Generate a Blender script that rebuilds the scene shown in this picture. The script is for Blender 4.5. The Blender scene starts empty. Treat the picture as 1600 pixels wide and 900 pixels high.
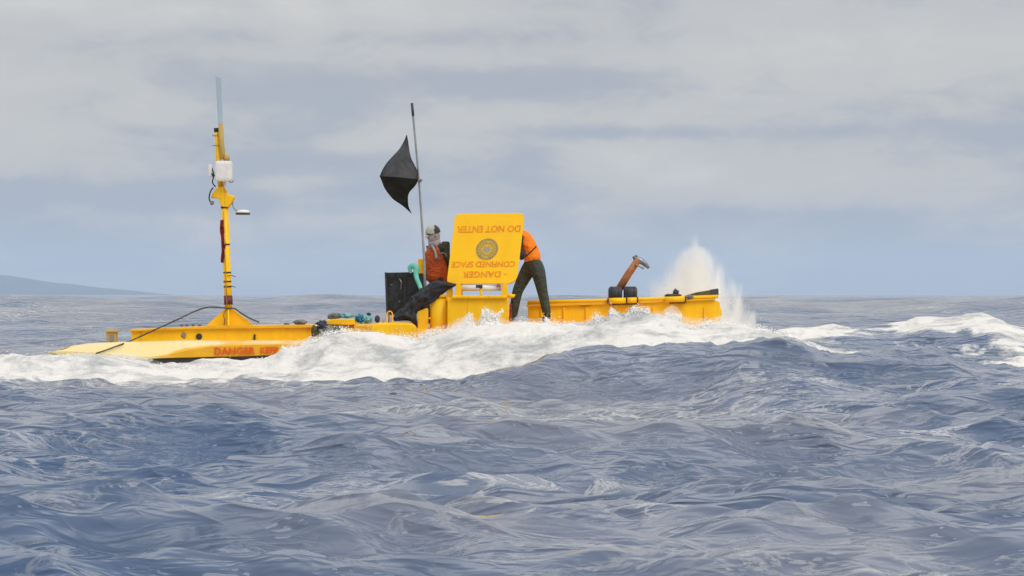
import bpy, bmesh, math, random
import numpy as np
from mathutils import Vector, Matrix
R = math.radians
random.seed(4); rng = np.random.default_rng(11)
S = bpy.context.scene; C = S.collection

# ------------------------------------------------------------------ camera
D = 4000.0                       # focal length in photo pixels (1600 wide)
HZ = 460.0; CH = 1.2             # horizon row, camera height
cam = bpy.data.cameras.new('camera'); co = bpy.data.objects.new('camera', cam); C.objects.link(co)
cam.sensor_width = 36; cam.lens = 36*D/1600; cam.clip_start = .5; cam.clip_end = 30000
co.location = (0, 0, CH); co.rotation_euler = (R(90)+math.atan((HZ-450)/D), 0, 0)
S.camera = co
S.view_settings.view_transform = 'Standard'; S.view_settings.look = 'None'
S.view_settings.exposure = 0.0; S.view_settings.gamma = 1
S.cycles.use_denoising = True
S.cycles.max_bounces = 12; S.cycles.volume_bounces = 10
S.cycles.volume_step_rate = 1.0
def P(px, py, Y=40.0):
    return Vector(((px-800)*Y/D, Y, CH+(HZ-py)*Y/D))

# ------------------------------------------------------------------ world
SUN_EL, SUN_AZ = 48.0, 38.0      # azimuth: degrees right of straight behind the camera
W = bpy.data.worlds.new('World'); S.world = W; W.use_nodes = True
nt = W.node_tree; nt.nodes.clear(); N = nt.nodes.new; L = nt.links.new
def math_(nt, op, a, b=None, c=None, clamp=False):
    n = nt.nodes.new('ShaderNodeMath'); n.operation = op; n.use_clamp = clamp
    for i, v in enumerate((a, b, c)):
        if v is None: continue
        if isinstance(v, (int, float)): n.inputs[i].default_value = v
        else: nt.links.new(v, n.inputs[i])
    return n.outputs[0]
def mixc(nt, f, a, b):
    n = nt.nodes.new('ShaderNodeMix'); n.data_type = 'RGBA'
    for s, v in ((n.inputs[0], f), (n.inputs[6], a), (n.inputs[7], b)):
        if isinstance(v, (int, float)): s.default_value = v
        elif isinstance(v, tuple): s.default_value = (*v, 1)
        else: nt.links.new(v, s)
    return n.outputs[2]
def mapr(nt, v, a, b, c=0., d=1., smooth=True):
    n = nt.nodes.new('ShaderNodeMapRange'); n.interpolation_type = 'SMOOTHSTEP' if smooth else 'LINEAR'
    nt.links.new(v, n.inputs[0]); n.inputs[1].default_value = a; n.inputs[2].default_value = b
    n.inputs[3].default_value = c; n.inputs[4].default_value = d
    return n.outputs[0]
out = N('ShaderNodeOutputWorld'); tc = N('ShaderNodeTexCoord')
sky = N('ShaderNodeTexSky'); sky.sky_type = 'NISHITA'; sky.sun_disc = False
sky.sun_elevation = R(SUN_EL); sky.sun_rotation = R(180-SUN_AZ); sky.air_density = 1.0; sky.dust_density = 1.5
bg1 = N('ShaderNodeBackground'); bg1.inputs[1].default_value = 0.1; L(sky.outputs[0], bg1.inputs[0])
sep = N('ShaderNodeSeparateXYZ'); L(tc.outputs['Generated'], sep.inputs[0]); dx, dy, dz = sep.outputs
def skynoise(scale, sx, sz, loc, det=5, dist=.4, rough=.5):
    m = N('ShaderNodeMapping'); m.inputs[1].default_value = loc; m.inputs[3].default_value = (sx, sx, sz)
    m.inputs[2].default_value = (0, R(-2.5), 0)
    L(tc.outputs['Generated'], m.inputs[0])
    n = N('ShaderNodeTexNoise'); n.inputs['Scale'].default_value = scale; n.inputs['Detail'].default_value = det
    n.inputs['Distortion'].default_value = dist; n.inputs['Roughness'].default_value = rough
    L(m.outputs[0], n.inputs[0]); return n.outputs[0]
n1 = skynoise(9, 1, 3.6, (.3, .1, .2)); n2 = skynoise(22, 1, 3.0, (3.3, 1.1, .7), 8, .9, .62)
n3 = skynoise(6, 1, 6.0, (1.3, 5.1, .3), 3, .2)
n4 = skynoise(60, 1, 2.2, (7.3, 2.1, 1.7), 8, 1.2, .65)
cl = math_(nt, 'ADD', math_(nt, 'ADD', math_(nt, 'MULTIPLY', n1, .55), math_(nt, 'MULTIPLY', n2, .32)), math_(nt, 'MULTIPLY', n4, .13))
# elevation of the deck of cloud: solid grey above, bluer bands towards the horizon
hi = mapr(nt, dz, 0.045, 0.105)
f = math_(nt, 'ADD', cl, math_(nt, 'MULTIPLY', hi, .13))
# individual cloud banks and blue breaks: (px, py, half width, half height, amount)
for px, py, w, h, a in ((985, 258, 110, 34, .22), (1110, 292, 120, 34, .17), (1310, 265, 90, 50, .13), (1260, 335, 170, 12, -.08), (830, 128, 240, 24, -.22), (1000, 208, 230, 11, -.17), (700, 60, 300, 14, -.08), (430, 290, 90, 16, .12), (230, 20, 260, 26, .10),
                        (150, 305, 320, 22, -.13), (300, 175, 110, 22, .08), (60, 225, 150, 60, .12), (470, 215, 200, 50, .05), (1480, 250, 90, 50, .06), (1500, 170, 150, 70, -.06),
                        (1450, 420, 260, 60, -.06), (830, 270, 70, 60, -.10), (500, 250, 120, 14, -.10)):
    ex = math_(nt, 'DIVIDE', math_(nt, 'SUBTRACT', dx, (px-800)/D), w/D)
    ez = math_(nt, 'DIVIDE', math_(nt, 'SUBTRACT', dz, (HZ-py)/D), h/D)
    g = math_(nt, 'EXPONENT', math_(nt, 'MULTIPLY', math_(nt, 'ADD', math_(nt, 'MULTIPLY', ex, ex), math_(nt, 'MULTIPLY', ez, ez)), -.8))
    f = math_(nt, 'ADD', f, math_(nt, 'MULTIPLY', g, a))
cm = mapr(nt, f, .43, .62)
low = mixc(nt, mapr(nt, dz, 0.0, .10), (.42, .462, .535), (.42, .44, .495))
warm = mixc(nt, n3, (.53, .53, .535), (.66, .635, .60))
warm = mixc(nt, mapr(nt, f, .60, .86), warm, (.70, .68, .645))
colr = mixc(nt, cm, low, warm)
up = mapr(nt, dz, .09, .50, 1.0, 1.95)
bg2 = N('ShaderNodeBackground'); L(colr, bg2.inputs[0]); L(up, bg2.inputs[1])
mx = N('ShaderNodeMixShader'); mx.inputs[0].default_value = .9
L(bg1.outputs[0], mx.inputs[1]); L(bg2.outputs[0], mx.inputs[2]); L(mx.outputs[0], out.inputs[0])

sl = bpy.data.lights.new('sun', 'SUN'); so = bpy.data.objects.new('sun', sl); C.objects.link(so)
sl.energy = 1.5; sl.angle = R(30); sl.color = (1, .96, .9)
sd = Vector((math.sin(R(SUN_AZ))*math.cos(R(SUN_EL)), -math.cos(R(SUN_AZ))*math.cos(R(SUN_EL)), math.sin(R(SUN_EL))))
so.rotation_euler = sd.to_track_quat('Z', 'Y').to_euler()

# ------------------------------------------------------------------ materials
def new_mat(name):
    m = bpy.data.materials.new(name); m.use_nodes = True
    b = m.node_tree.nodes['Principled BSDF']; return m, m.node_tree, b
def noise(nt, scale, det=4, vec=None, rough=.5, dist=0.):
    n = nt.nodes.new('ShaderNodeTexNoise'); n.inputs['Scale'].default_value = scale
    n.inputs['Detail'].default_value = det; n.inputs['Roughness'].default_value = rough; n.inputs['Distortion'].default_value = dist
    if vec is not None: nt.links.new(vec, n.inputs[0])
    return n.outputs[0]
def objco(nt, scale=(1, 1, 1)):
    t = nt.nodes.new('ShaderNodeTexCoord'); m = nt.nodes.new('ShaderNodeMapping'); m.inputs[3].default_value = scale
    nt.links.new(t.outputs['Object'], m.inputs[0]); return m.outputs[0]
def bump(nt, b, h, strength, dist):
    n = nt.nodes.new('ShaderNodeBump'); n.inputs['Strength'].default_value = strength; n.inputs['Distance'].default_value = dist
    nt.links.new(h, n.inputs['Height']); nt.links.new(n.outputs[0], b.inputs['Normal']); return n
def paint(name, c1, c2, rough=.35, wear=None, wamt=.66, streak=(1, 1, 1), sc=5., bs=.15, bd=.01, metal=0., runs=0.):
    m, t, b = new_mat(name); v = objco(t, streak)
    a = noise(t, sc, 5, v, .6, .3); c = mixc(t, mapr(t, a, .35, .65), c1, c2)
    if wear:
        w = noise(t, sc*3.1, 6, v, .7, .6); c = mixc(t, mapr(t, w, wamt, wamt+.06), c, wear)
    if runs:
        dr = noise(t, 1., 4, objco(t, (22, 22, 1.1)), .6, .2); pt = noise(t, 2.6, 3, v)
        c = mixc(t, math_(t, 'MULTIPLY', mapr(t, dr, .56, .70), mapr(t, pt, .45, .62, 0, runs)), c, (.30, .12, .02))
    t.links.new(c, b.inputs['Base Color']); b.inputs['Metallic'].default_value = metal; b.inputs['Specular IOR Level'].default_value = .3
    r = mapr(t, noise(t, sc*2, 4, v), .3, .7, rough*.7, rough*1.4); t.links.new(r, b.inputs['Roughness'])
    bump(t, b, noise(t, sc*6, 4, v), bs, bd); return m
M = {}
M['yellow'] = paint('yellow_paint', (.93, .545, .004), (.86, .475, .003), .48, (.33, .17, .03), .70, (1, 1, .35), 3., runs=.35)
M['lid'] = paint('lid_paint', (.93, .515, .003), (.88, .47, .003), .5, None, .7, (1, 1, .5), 2.)
M['black'] = paint('black_rubber', (.018, .018, .02), (.04, .04, .042), .5, (.10, .10, .10), .70, sc=9.)
M['dark'] = paint('antifouling', (.03, .035, .045), (.06, .06, .07), .5, (.2, .2, .19), .66, sc=6.)
M['white'] = paint('white_plastic', (.78, .74, .72), (.68, .66, .65), .4, sc=8.)
M['pale_blue'] = paint('pale_blue_fibreglass', (.34, .44, .50), (.40, .48, .53), .45, sc=4.)
M['tan'] = paint('faded_tan_tube', (.50, .33, .08), (.42, .29, .11), .5, sc=6.)
M['redcloth'] = paint('red_cloth', (.42, .035, .02), (.18, .018, .015), .8, sc=12.)
M['maroon'] = paint('maroon_tape', (.14, .03, .03), (.10, .03, .04), .6, sc=12.)
M['letter'] = paint('orange_red_lettering', (.72, .20, .006), (.80, .30, .006), .5, (.80, .40, .01), .60, sc=14.)
M['letter2'] = paint('red_hull_lettering', (.66, .07, .006), (.70, .11, .006), .5, sc=14.)
M['seal'] = paint('faded_seal_print', (.36, .27, .08), (.20, .17, .10), .5, (.62, .40, .06), .55, sc=22.)
M['seal_mid'] = paint('seal_field', (.62, .38, .02), (.50, .33, .05), .5, sc=25.)
M['steel'] = paint('galvanised_steel', (.30, .31, .32), (.20, .21, .22), .4, (.12, .08, .05), .66, sc=14., metal=.6)
M['pole'] = paint('weathered_pole', (.22, .23, .24), (.32, .33, .34), .5, sc=8.)
M['rust'] = paint('rusty_orange_steel', (.40, .15, .045), (.30, .11, .04), .65, (.16, .06, .03), .6, sc=10.)
M['teal'] = paint('teal_hose', (.10, .45, .36), (.16, .52, .42), .5, sc=10.)
M['teal2'] = paint('teal_cloth', (.10, .38, .45), (.25, .50, .52), .6, sc=16.)
M['blue'] = paint('blue_cloth', (.02, .14, .30), (.04, .25, .38), .6, sc=16.)
M['greycloth'] = paint('wet_grey_rope', (.10, .11, .12), (.20, .21, .21), .5, (.30, .28, .10), .62, sc=14.)
M['rope'] = paint('dark_rope', (.05, .055, .04), (.10, .10, .06), .8, sc=30.)
M['tarp'] = paint('wet_black_sheet', (.035, .039, .050), (.075, .08, .098), .33, sc=6., bs=.3, bd=.02)
M['flag_lit'] = paint('black_flag_lit', (.085, .086, .092), (.13, .13, .135), .6, sc=5.)  # upper half of the cloth, skylight on it painted in as lighter grey
M['flag_shaded'] = paint('black_flag_shaded', (.022, .022, .018), (.04, .04, .032), .7, sc=5.)  # same cloth below the fold, its shade painted in as darker colour
M['panel'] = paint('black_panel_gloss', (.012, .013, .012), (.03, .032, .028), .25, (.07, .07, .06), .66, sc=5.)
M['weed'] = paint('weedy_beam', (.05, .055, .03), (.14, .10, .03), .7, (.30, .22, .03), .64, sc=9.)
M['skin'] = paint('skin', (.36, .19, .12), (.42, .23, .15), .55, sc=20.)
M['vest1'] = paint('faded_orange_vest', (.56, .105, .015), (.38, .07, .018), .7, (.25, .10, .06), .64, sc=3.5, bs=.9, bd=.06)
M['vest2'] = paint('hi_vis_orange', (.95, .20, .008), (1.0, .26, .01), .6, sc=2.2, bs=.9, bd=.06)
M['trouser'] = paint('dark_green_trousers', (.035, .045, .036), (.055, .066, .052), .7, sc=2.6, bs=.9, bd=.06)
M['trouser1'] = paint('dark_wet_trousers', (.03, .033, .04), (.05, .053, .06), .5, sc=7.)
M['sleeve'] = paint('dark_sleeve', (.02, .022, .018), (.05, .05, .03), .7, sc=9.)
M['cap'] = paint('grey_cap', (.36, .35, .31), (.46, .44, .38), .8, sc=16.)
M['capback'] = paint('cap_back', (.03, .03, .03), (.06, .055, .05), .8, sc=16.)
M['buff'] = paint('grey_face_cover', (.28, .25, .27), (.40, .35, .36), .8, sc=16.)
M['strap'] = paint('dark_strap', (.02, .02, .02), (.04, .04, .04), .7, sc=10.)

# yellow paint with a film of wash-over foam lying on it, used where the sea runs over the hull
def washed(name, amount):
    m, t, b = new_mat(name); v = objco(t, (1, 1, 1))
    a = noise(t, 3, 5, v, .6, .3); c = mixc(t, mapr(t, a, .35, .65), (.80, .43, .006), (.70, .36, .004))
    at = t.nodes.new('ShaderNodeAttribute'); at.attribute_name = 'film'
    v2 = objco(t, (.7, 1, 2.4)); w = noise(t, 3.2, 6, v2, .62, .9)
    fm = mapr(t, math_(t, 'ADD', math_(t, 'SUBTRACT', w, .5), at.outputs['Fac']), .32, .72)
    c = mixc(t, math_(t, 'MULTIPLY', fm, amount), c, (.76, .62, .29))
    t.links.new(c, b.inputs['Base Color']); b.inputs['Roughness'].default_value = .3
    bump(t, b, w, .4, .03); return m
M['washed'] = washed('washed_yellow', .92)

def water_mat():
    m, t, b = new_mat('sea_water'); nl = t.links.new
    geo = t.nodes.new('ShaderNodeNewGeometry'); pos = geo.outputs['Position']
    def mp(s):
        q = t.nodes.new('ShaderNodeMapping'); q.inputs[3].default_value = s; nl(pos, q.inputs[0]); return q.outputs[0]
    big = noise(t, .09, 3, mp((1, .6, 1)), .5, .5)
    c = mixc(t, mapr(t, big, .42, .60), (.058, .100, .188), (.155, .175, .225))
    tint = t.nodes.new('ShaderNodeAttribute'); tint.attribute_name = 'aerated'
    c = mixc(t, math_(t, 'MULTIPLY', tint.outputs['Fac'], .8), c, (.30, .32, .24))
    nl(c, b.inputs['Base Color']); b.inputs['IOR'].default_value = 1.333; b.inputs['Roughness'].default_value = .045
    def ridge(scale, st, det, dist, pw=1.0):
        n_ = noise(t, scale, det, mp(st), .5, dist)
        q = math_(t, 'SUBTRACT', 1.0, math_(t, 'MULTIPLY', math_(t, 'ABSOLUTE', math_(t, 'SUBTRACT', n_, .5)), 3.2), clamp=True)
        return math_(t, 'POWER', q, pw)
    calm = mapr(t, noise(t, .35, 3, mp((.7, 1, 1))), .38, .62, .35, 1.25)
    w1 = ridge(.85, (.5, 1, 1), 2.0, .9, 1.6); w2 = ridge(2.3, (.45, 1, 1), 2.0, .9, 1.5); w3 = ridge(6.5, (.5, 1, 1), 2.0, .7, 1.3); w4 = noise(t, 20, 2, mp((.5, 1, 1)), .5, .5)
    h = math_(t, 'ADD', math_(t, 'ADD', math_(t, 'MULTIPLY', w1, .08), math_(t, 'MULTIPLY', w2, .048)),
              math_(t, 'MULTIPLY', math_(t, 'ADD', math_(t, 'MULTIPLY', w3, .017), math_(t, 'MULTIPLY', w4, .004)), calm))
    bn = bump(t, b, h, 1.0, 1.0)
    # foam
    at = t.nodes.new('ShaderNodeAttribute'); at.attribute_name = 'foam'
    fn = noise(t, 1.7, 9, mp((.7, 1, 1.6)), .68, 1.2); fn2 = noise(t, 9, 6, mp((1, 1, 1.3)), .7, .5)
    k = math_(t, 'ADD', math_(t, 'ADD', at.outputs['Fac'], math_(t, 'MULTIPLY', math_(t, 'SUBTRACT', fn, .5), 1.5)),
              math_(t, 'MULTIPLY', math_(t, 'SUBTRACT', fn2, .5), .35))
    fac = mapr(t, k, .38, .70)
    fb = t.nodes.new('ShaderNodeBsdfPrincipled')
    fp_ = noise(t, .9, 5, mp((.8, 1, 2.2)), .6, 1.0)
    fc = mixc(t, mapr(t, math_(t, 'ADD', math_(t, 'ADD', math_(t, 'MULTIPLY', fn, .5), math_(t, 'MULTIPLY', fn2, .35)), fp_), .72, 1.0), (.36, .38, .39), (.74, .725, .70))
    nl(fc, fb.inputs['Base Color']); fb.inputs['Roughness'].default_value = .7
    fb.inputs['Subsurface Weight'].default_value = .0
    bump(t, fb, math_(t, 'ADD', math_(t, 'MULTIPLY', fn2, .035), math_(t, 'MULTIPLY', fn, .14)), .7, 1.0)
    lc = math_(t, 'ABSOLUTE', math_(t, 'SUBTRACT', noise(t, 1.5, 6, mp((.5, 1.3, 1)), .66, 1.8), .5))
    lace_gleam = math_(t, 'MULTIPLY', mapr(t, lc, .0, .035, 1, 0), mapr(t, noise(t, .28, 4, mp((.6, 1, 1)), .55), .44, .62, 0, .50))  # thin foam lace, also painted in as bright sky streaks on the water
    fac = math_(t, 'MAXIMUM', fac, lace_gleam)
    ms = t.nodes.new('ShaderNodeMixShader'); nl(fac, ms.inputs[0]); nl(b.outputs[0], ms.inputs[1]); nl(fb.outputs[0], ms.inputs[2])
    nl(ms.outputs[0], t.nodes['Material Output'].inputs[0]); return m
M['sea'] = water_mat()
mm, tt, bb = new_mat('spray_water'); bb.inputs['Base Color'].default_value = (.86, .85, .83, 1); bb.inputs['Roughness'].default_value = .5
M['spray'] = mm

# ------------------------------------------------------------------ helpers
def wloc(o):
    v = Vector((0, 0, 0))
    while o is not None: v += o.location; o = o.parent
    return v
def link(name, me, mat, parent=None, smooth=False, label=None, kind=None):
    o = bpy.data.objects.new(name, me); C.objects.link(o)
    if mat is not None and not me.materials: me.materials.append(mat)
    if parent is not None:
        off = wloc(parent); me.transform(Matrix.Translation(-off)); o.parent = parent
    if smooth: me.polygons.foreach_set('use_smooth', [True]*len(me.polygons))
    if label: o['label'] = label
    if kind: o['kind'] = kind
    return o
def thing(name, label, cat, loc, group=None):
    o = bpy.data.objects.new(name, None); C.objects.link(o); o.location = loc; o.empty_display_size = .2
    o['label'] = label; o['category'] = cat
    if group: o['group'] = group
    return o
def recenter(o):
    """top-level single mesh: move its origin to its base"""
    me = o.data; n = len(me.vertices); a = np.empty(n*3); me.vertices.foreach_get('co', a); a = a.reshape(-1, 3)
    c = Vector((float(a[:, 0].mean()), float(a[:, 1].mean()), float(a[:, 2].min())))
    me.transform(Matrix.Translation(-c)); o.location = c
def tag(o, label, cat, group=None):
    o['label'] = label; o['category'] = cat
    if group: o['group'] = group
    recenter(o); return o
def bm_mesh(bm, name):
    bmesh.ops.recalc_face_normals(bm, faces=bm.faces); me = bpy.data.meshes.new(name); bm.to_mesh(me); bm.free(); return me
def bevel(bm, w, seg=2):
    if w > 0: bmesh.ops.bevel(bm, geom=list(bm.edges), offset=w, segments=seg, affect='EDGES', profile=.6, clamp_overlap=True)
def wbox(name, a, b, mat, parent, bev=.01, **k):
    bm = bmesh.new(); bmesh.ops.create_cube(bm, size=1)
    s = [abs(b[i]-a[i]) for i in range(3)]; c = [(a[i]+b[i])/2 for i in range(3)]
    bmesh.ops.scale(bm, vec=s, verts=bm.verts); bmesh.ops.translate(bm, vec=c, verts=bm.verts); bevel(bm, min(bev, min(s)*.3))
    return link(name, bm_mesh(bm, name), mat, parent, **k)
def pbox(name, x0, y0, x1, y1, Y0, Y1, mat, parent, bev=.01, **k):
    a = P(x0, y1, Y0); b = P(x1, y0, Y0); b.y = Y1
    return wbox(name, a, b, mat, parent, bev, **k)
def prism(name, poly, Y0, Y1, mat, parent, bev=.008, **k):
    """outline in photo pixels at the near depth, extruded to the far depth"""
    pts = [P(x, y, Y0) for x, y in poly]; bm = bmesh.new()
    f = [bm.verts.new(p) for p in pts]; g = [bm.verts.new((p.x, Y1, p.z)) for p in pts]; n = len(pts)
    bm.faces.new(f); bm.faces.new(g[::-1])
    for i in range(n): bm.faces.new((f[i], g[i], g[(i+1) % n], f[(i+1) % n]))
    bmesh.ops.recalc_face_normals(bm, faces=bm.faces); bevel(bm, bev, 2)
    return link(name, bm_mesh(bm, name), mat, parent, **k)
def smooth_path(pts, n=6):
    pts = [Vector(p) for p in pts]
    if len(pts) < 3: return pts
    o = []
    for i in range(len(pts)-1):
        p0, p1, p2, p3 = pts[max(i-1, 0)], pts[i], pts[i+1], pts[min(i+2, len(pts)-1)]
        for j in range(n):
            t = j/n; o.append(.5*((2*p1)+(p2-p0)*t+(2*p0-5*p1+4*p2-p3)*t*t+(3*p1-p0-3*p2+p3)*t**3))
    return o+[pts[-1]]
def tube_bm(bm, pts, rad, seg=12, flat=1.0):
    pts = [Vector(p) for p in pts]; n = len(pts); rings = []
    if isinstance(rad, (int, float)): rad = [rad]*n
    up = Vector((0, 1, 0))
    for i, p in enumerate(pts):
        t = (pts[min(i+1, n-1)]-pts[max(i-1, 0)]).normalized()
        a = up-t*up.dot(t)
        if a.length < .2: a = Vector((1, 0, 0))-t*t.x
        a.normalize(); b = t.cross(a)
        rings.append([bm.verts.new(p+a*math.cos(2*math.pi*k/seg)*rad[i]*flat+b*math.sin(2*math.pi*k/seg)*rad[i]) for k in range(seg)])
    for i in range(n-1):
        for k in range(seg): bm.faces.new((rings[i][k], rings[i][(k+1) % seg], rings[i+1][(k+1) % seg], rings[i+1][k]))
    bm.faces.new(rings[0][::-1]); bm.faces.new(rings[-1])
def tube(name, pts, rad, mat, parent, seg=12, curve=False, flat=1.0, **k):
    if curve:
        if not isinstance(rad, (int, float)):
            m = len(pts); sp = smooth_path(pts, 6); rad = [float(np.interp(i/6, range(m), rad)) for i in range(len(sp))]; pts = sp
        else: pts = smooth_path(pts, 6)
    bm = bmesh.new(); tube_bm(bm, pts, rad, seg, flat); me = bm_mesh(bm, name)
    o = link(name, me, mat, parent, **k)
    for p in me.polygons: p.use_smooth = len(p.vertices) == 4
    return o
T2 = rng.random((256, 256))
def vnoise(x, y, s=0):
    x = np.asarray(x, float)+s*17.31; y = np.asarray(y, float)+s*9.73
    xi = np.floor(x).astype(int); yi = np.floor(y).astype(int); u = x-xi; v = y-yi
    u = u*u*(3-2*u); v = v*v*(3-2*v); g = lambda a, b: T2[(xi+a) & 255, (yi+b) & 255]
    return (g(0, 0)*(1-u)+g(1, 0)*u)*(1-v)+(g(0, 1)*(1-u)+g(1, 1)*u)*v
def fbm(x, y, o=5, s=0):
    r = 0; a = .5; t = 0
    for i in range(o): r = r+a*vnoise(x*2**i, y*2**i, s+i); t += a; a *= .5
    return r/t-.5
def crumple(name, c, size, mat, parent, amp=.35, freq=2.2, seed=0, sub=4, **k):
    bm = bmesh.new(); bmesh.ops.create_icosphere(bm, subdivisions=sub, radius=1)
    from mathutils import noise as mn
    for v in bm.verts:
        q = v.co*freq+Vector((seed*7.1, seed*3.3, seed)); d = mn.fractal(q, 1.0, 2.0, 4)
        rdg = abs(mn.noise(q*1.3))
        v.co = v.co*(1+amp*d-amp*rdg)
        v.co = Vector((v.co.x*size[0], v.co.y*size[1], v.co.z*size[2]))+Vector(c)
    return link(name, bm_mesh(bm, name), mat, parent, smooth=True, **k)
def text(name, s, cx, cz_dir, U, V, Nn, center, width, height, mat, parent, depth=.004, lift=.012):
    cu = bpy.data.curves.new(name, 'FONT'); cu.body = s; cu.align_x = 'CENTER'; cu.align_y = 'CENTER'; cu.size = 1; cu.extrude = 0.02
    cu.resolution_u = 3; cu.offset = .022
    o = bpy.data.objects.new(name, cu); C.objects.link(o); bpy.context.view_layer.update()
    dg = bpy.context.evaluated_depsgraph_get(); me = bpy.data.meshes.new_from_object(o.evaluated_get(dg))
    bpy.data.objects.remove(o); bpy.data.curves.remove(cu)
    a = np.array([v.co[:] for v in me.vertices]); lo = a.min(0); hi = a.max(0)
    sx = width/(hi[0]-lo[0]); sy = height/(hi[1]-lo[1]); mid = (lo+hi)/2
    for v in me.vertices:
        x = (v.co.x-mid[0])*sx*cx; y = (v.co.y-mid[1])*sy*cz_dir; z = v.co.z/0.02*depth
        v.co = center+U*x+V*y+Nn*(lift+z)
    me.materials.clear()
    return link(name, me, mat, parent)
def skin(name, V_, E_, rad, mat, parent, sub=2, root=0, **k):
    me = bpy.data.meshes.new(name); me.from_pydata([tuple(v) for v in V_], E_, [])
    o = bpy.data.objects.new(name, me); C.objects.link(o)
    m = o.modifiers.new('s', 'SKIN'); m.use_smooth_shade = True
    for i, sv in enumerate(me.skin_vertices[0].data):
        r = rad[i]; sv.radius = r if isinstance(r, tuple) else (r, r); sv.use_root = (i == root)
    ms = o.modifiers.new('u', 'SUBSURF'); ms.levels = sub; ms.render_levels = sub
    bpy.context.view_layer.update(); dg = bpy.context.evaluated_depsgraph_get()
    m2 = bpy.data.meshes.new_from_object(o.evaluated_get(dg)); bpy.data.objects.remove(o); m2.materials.clear()
    return link(name, m2, mat, parent, smooth=True, **k)

# ------------------------------------------------------------------ the sea
def lut(pts, Y):
    xs = np.array([(p[0]-800)*Y/D for p in pts]); zs = np.array([CH+(HZ-p[1])*Y/D for p in pts]); return xs, zs
YC = 38.9
crest = lut([(-600, 600), (-200, 572), (0, 560), (50, 561), (100, 558), (150, 556), (200, 559), (240, 571), (262, 577), (300, 576), (318, 572), (345, 577), (400, 571), (432, 562), (445, 546), (470, 541),
             (490, 532), (505, 526), (520, 519), (535, 515), (560, 520), (590, 526), (620, 527), (650, 528), (675, 520), (700, 517), (712, 509), (722, 508), (728, 503), (733, 495), (739, 503), (746, 513),
             (751, 505), (754, 489), (761, 484), (768, 490), (775, 496), (781, 506), (790, 516), (800, 511), (815, 506), (840, 508), (860, 504), (885, 509), (905, 511),
             (921, 506), (932, 494), (943, 499), (949, 503), (955, 485), (962, 489), (972, 499), (980, 493), (987, 484), (1000, 483), (1012, 487), (1019, 498), (1036, 500), (1043, 492), (1054, 490),
             (1061, 495), (1065, 507), (1085, 510), (1105, 506), (1130, 503), (1160, 508), (1200, 517), (1260, 532), (1340, 545), (1500, 560), (1800, 575), (2600, 590)], YC)
YS = 32.0
swell = lut([(-800, 640), (300, 625), (640, 610), (700, 606), (750, 592), (800, 582), (850, 572), (895, 566), (940, 557), (980, 555), (1020, 547), (1060, 545), (1100, 542), (1150, 537), (1215, 532),
             (1235, 537), (1262, 546), (1310, 552), (1370, 551), (1400, 550), (1440, 548), (1462, 543), (1480, 552), (1510, 562), (1600, 572), (1800, 590), (2400, 610)], YS)
Y2 = 47.0
back = lut([(900, 560), (1120, 545), (1170, 530), (1200, 513), (1250, 509), (1300, 506), (1345, 512), (1380, 509), (1415, 505), (1430, 499), (1470, 497), (1500, 493), (1510, 489), (1535, 488), (1550, 493), (1562, 501), (1600, 512), (1700, 530), (2000, 560)], Y2)
def sm(a, b, x): t = np.clip((x-a)/(b-a), 0, 1); return t*t*(3-2*t)
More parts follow.
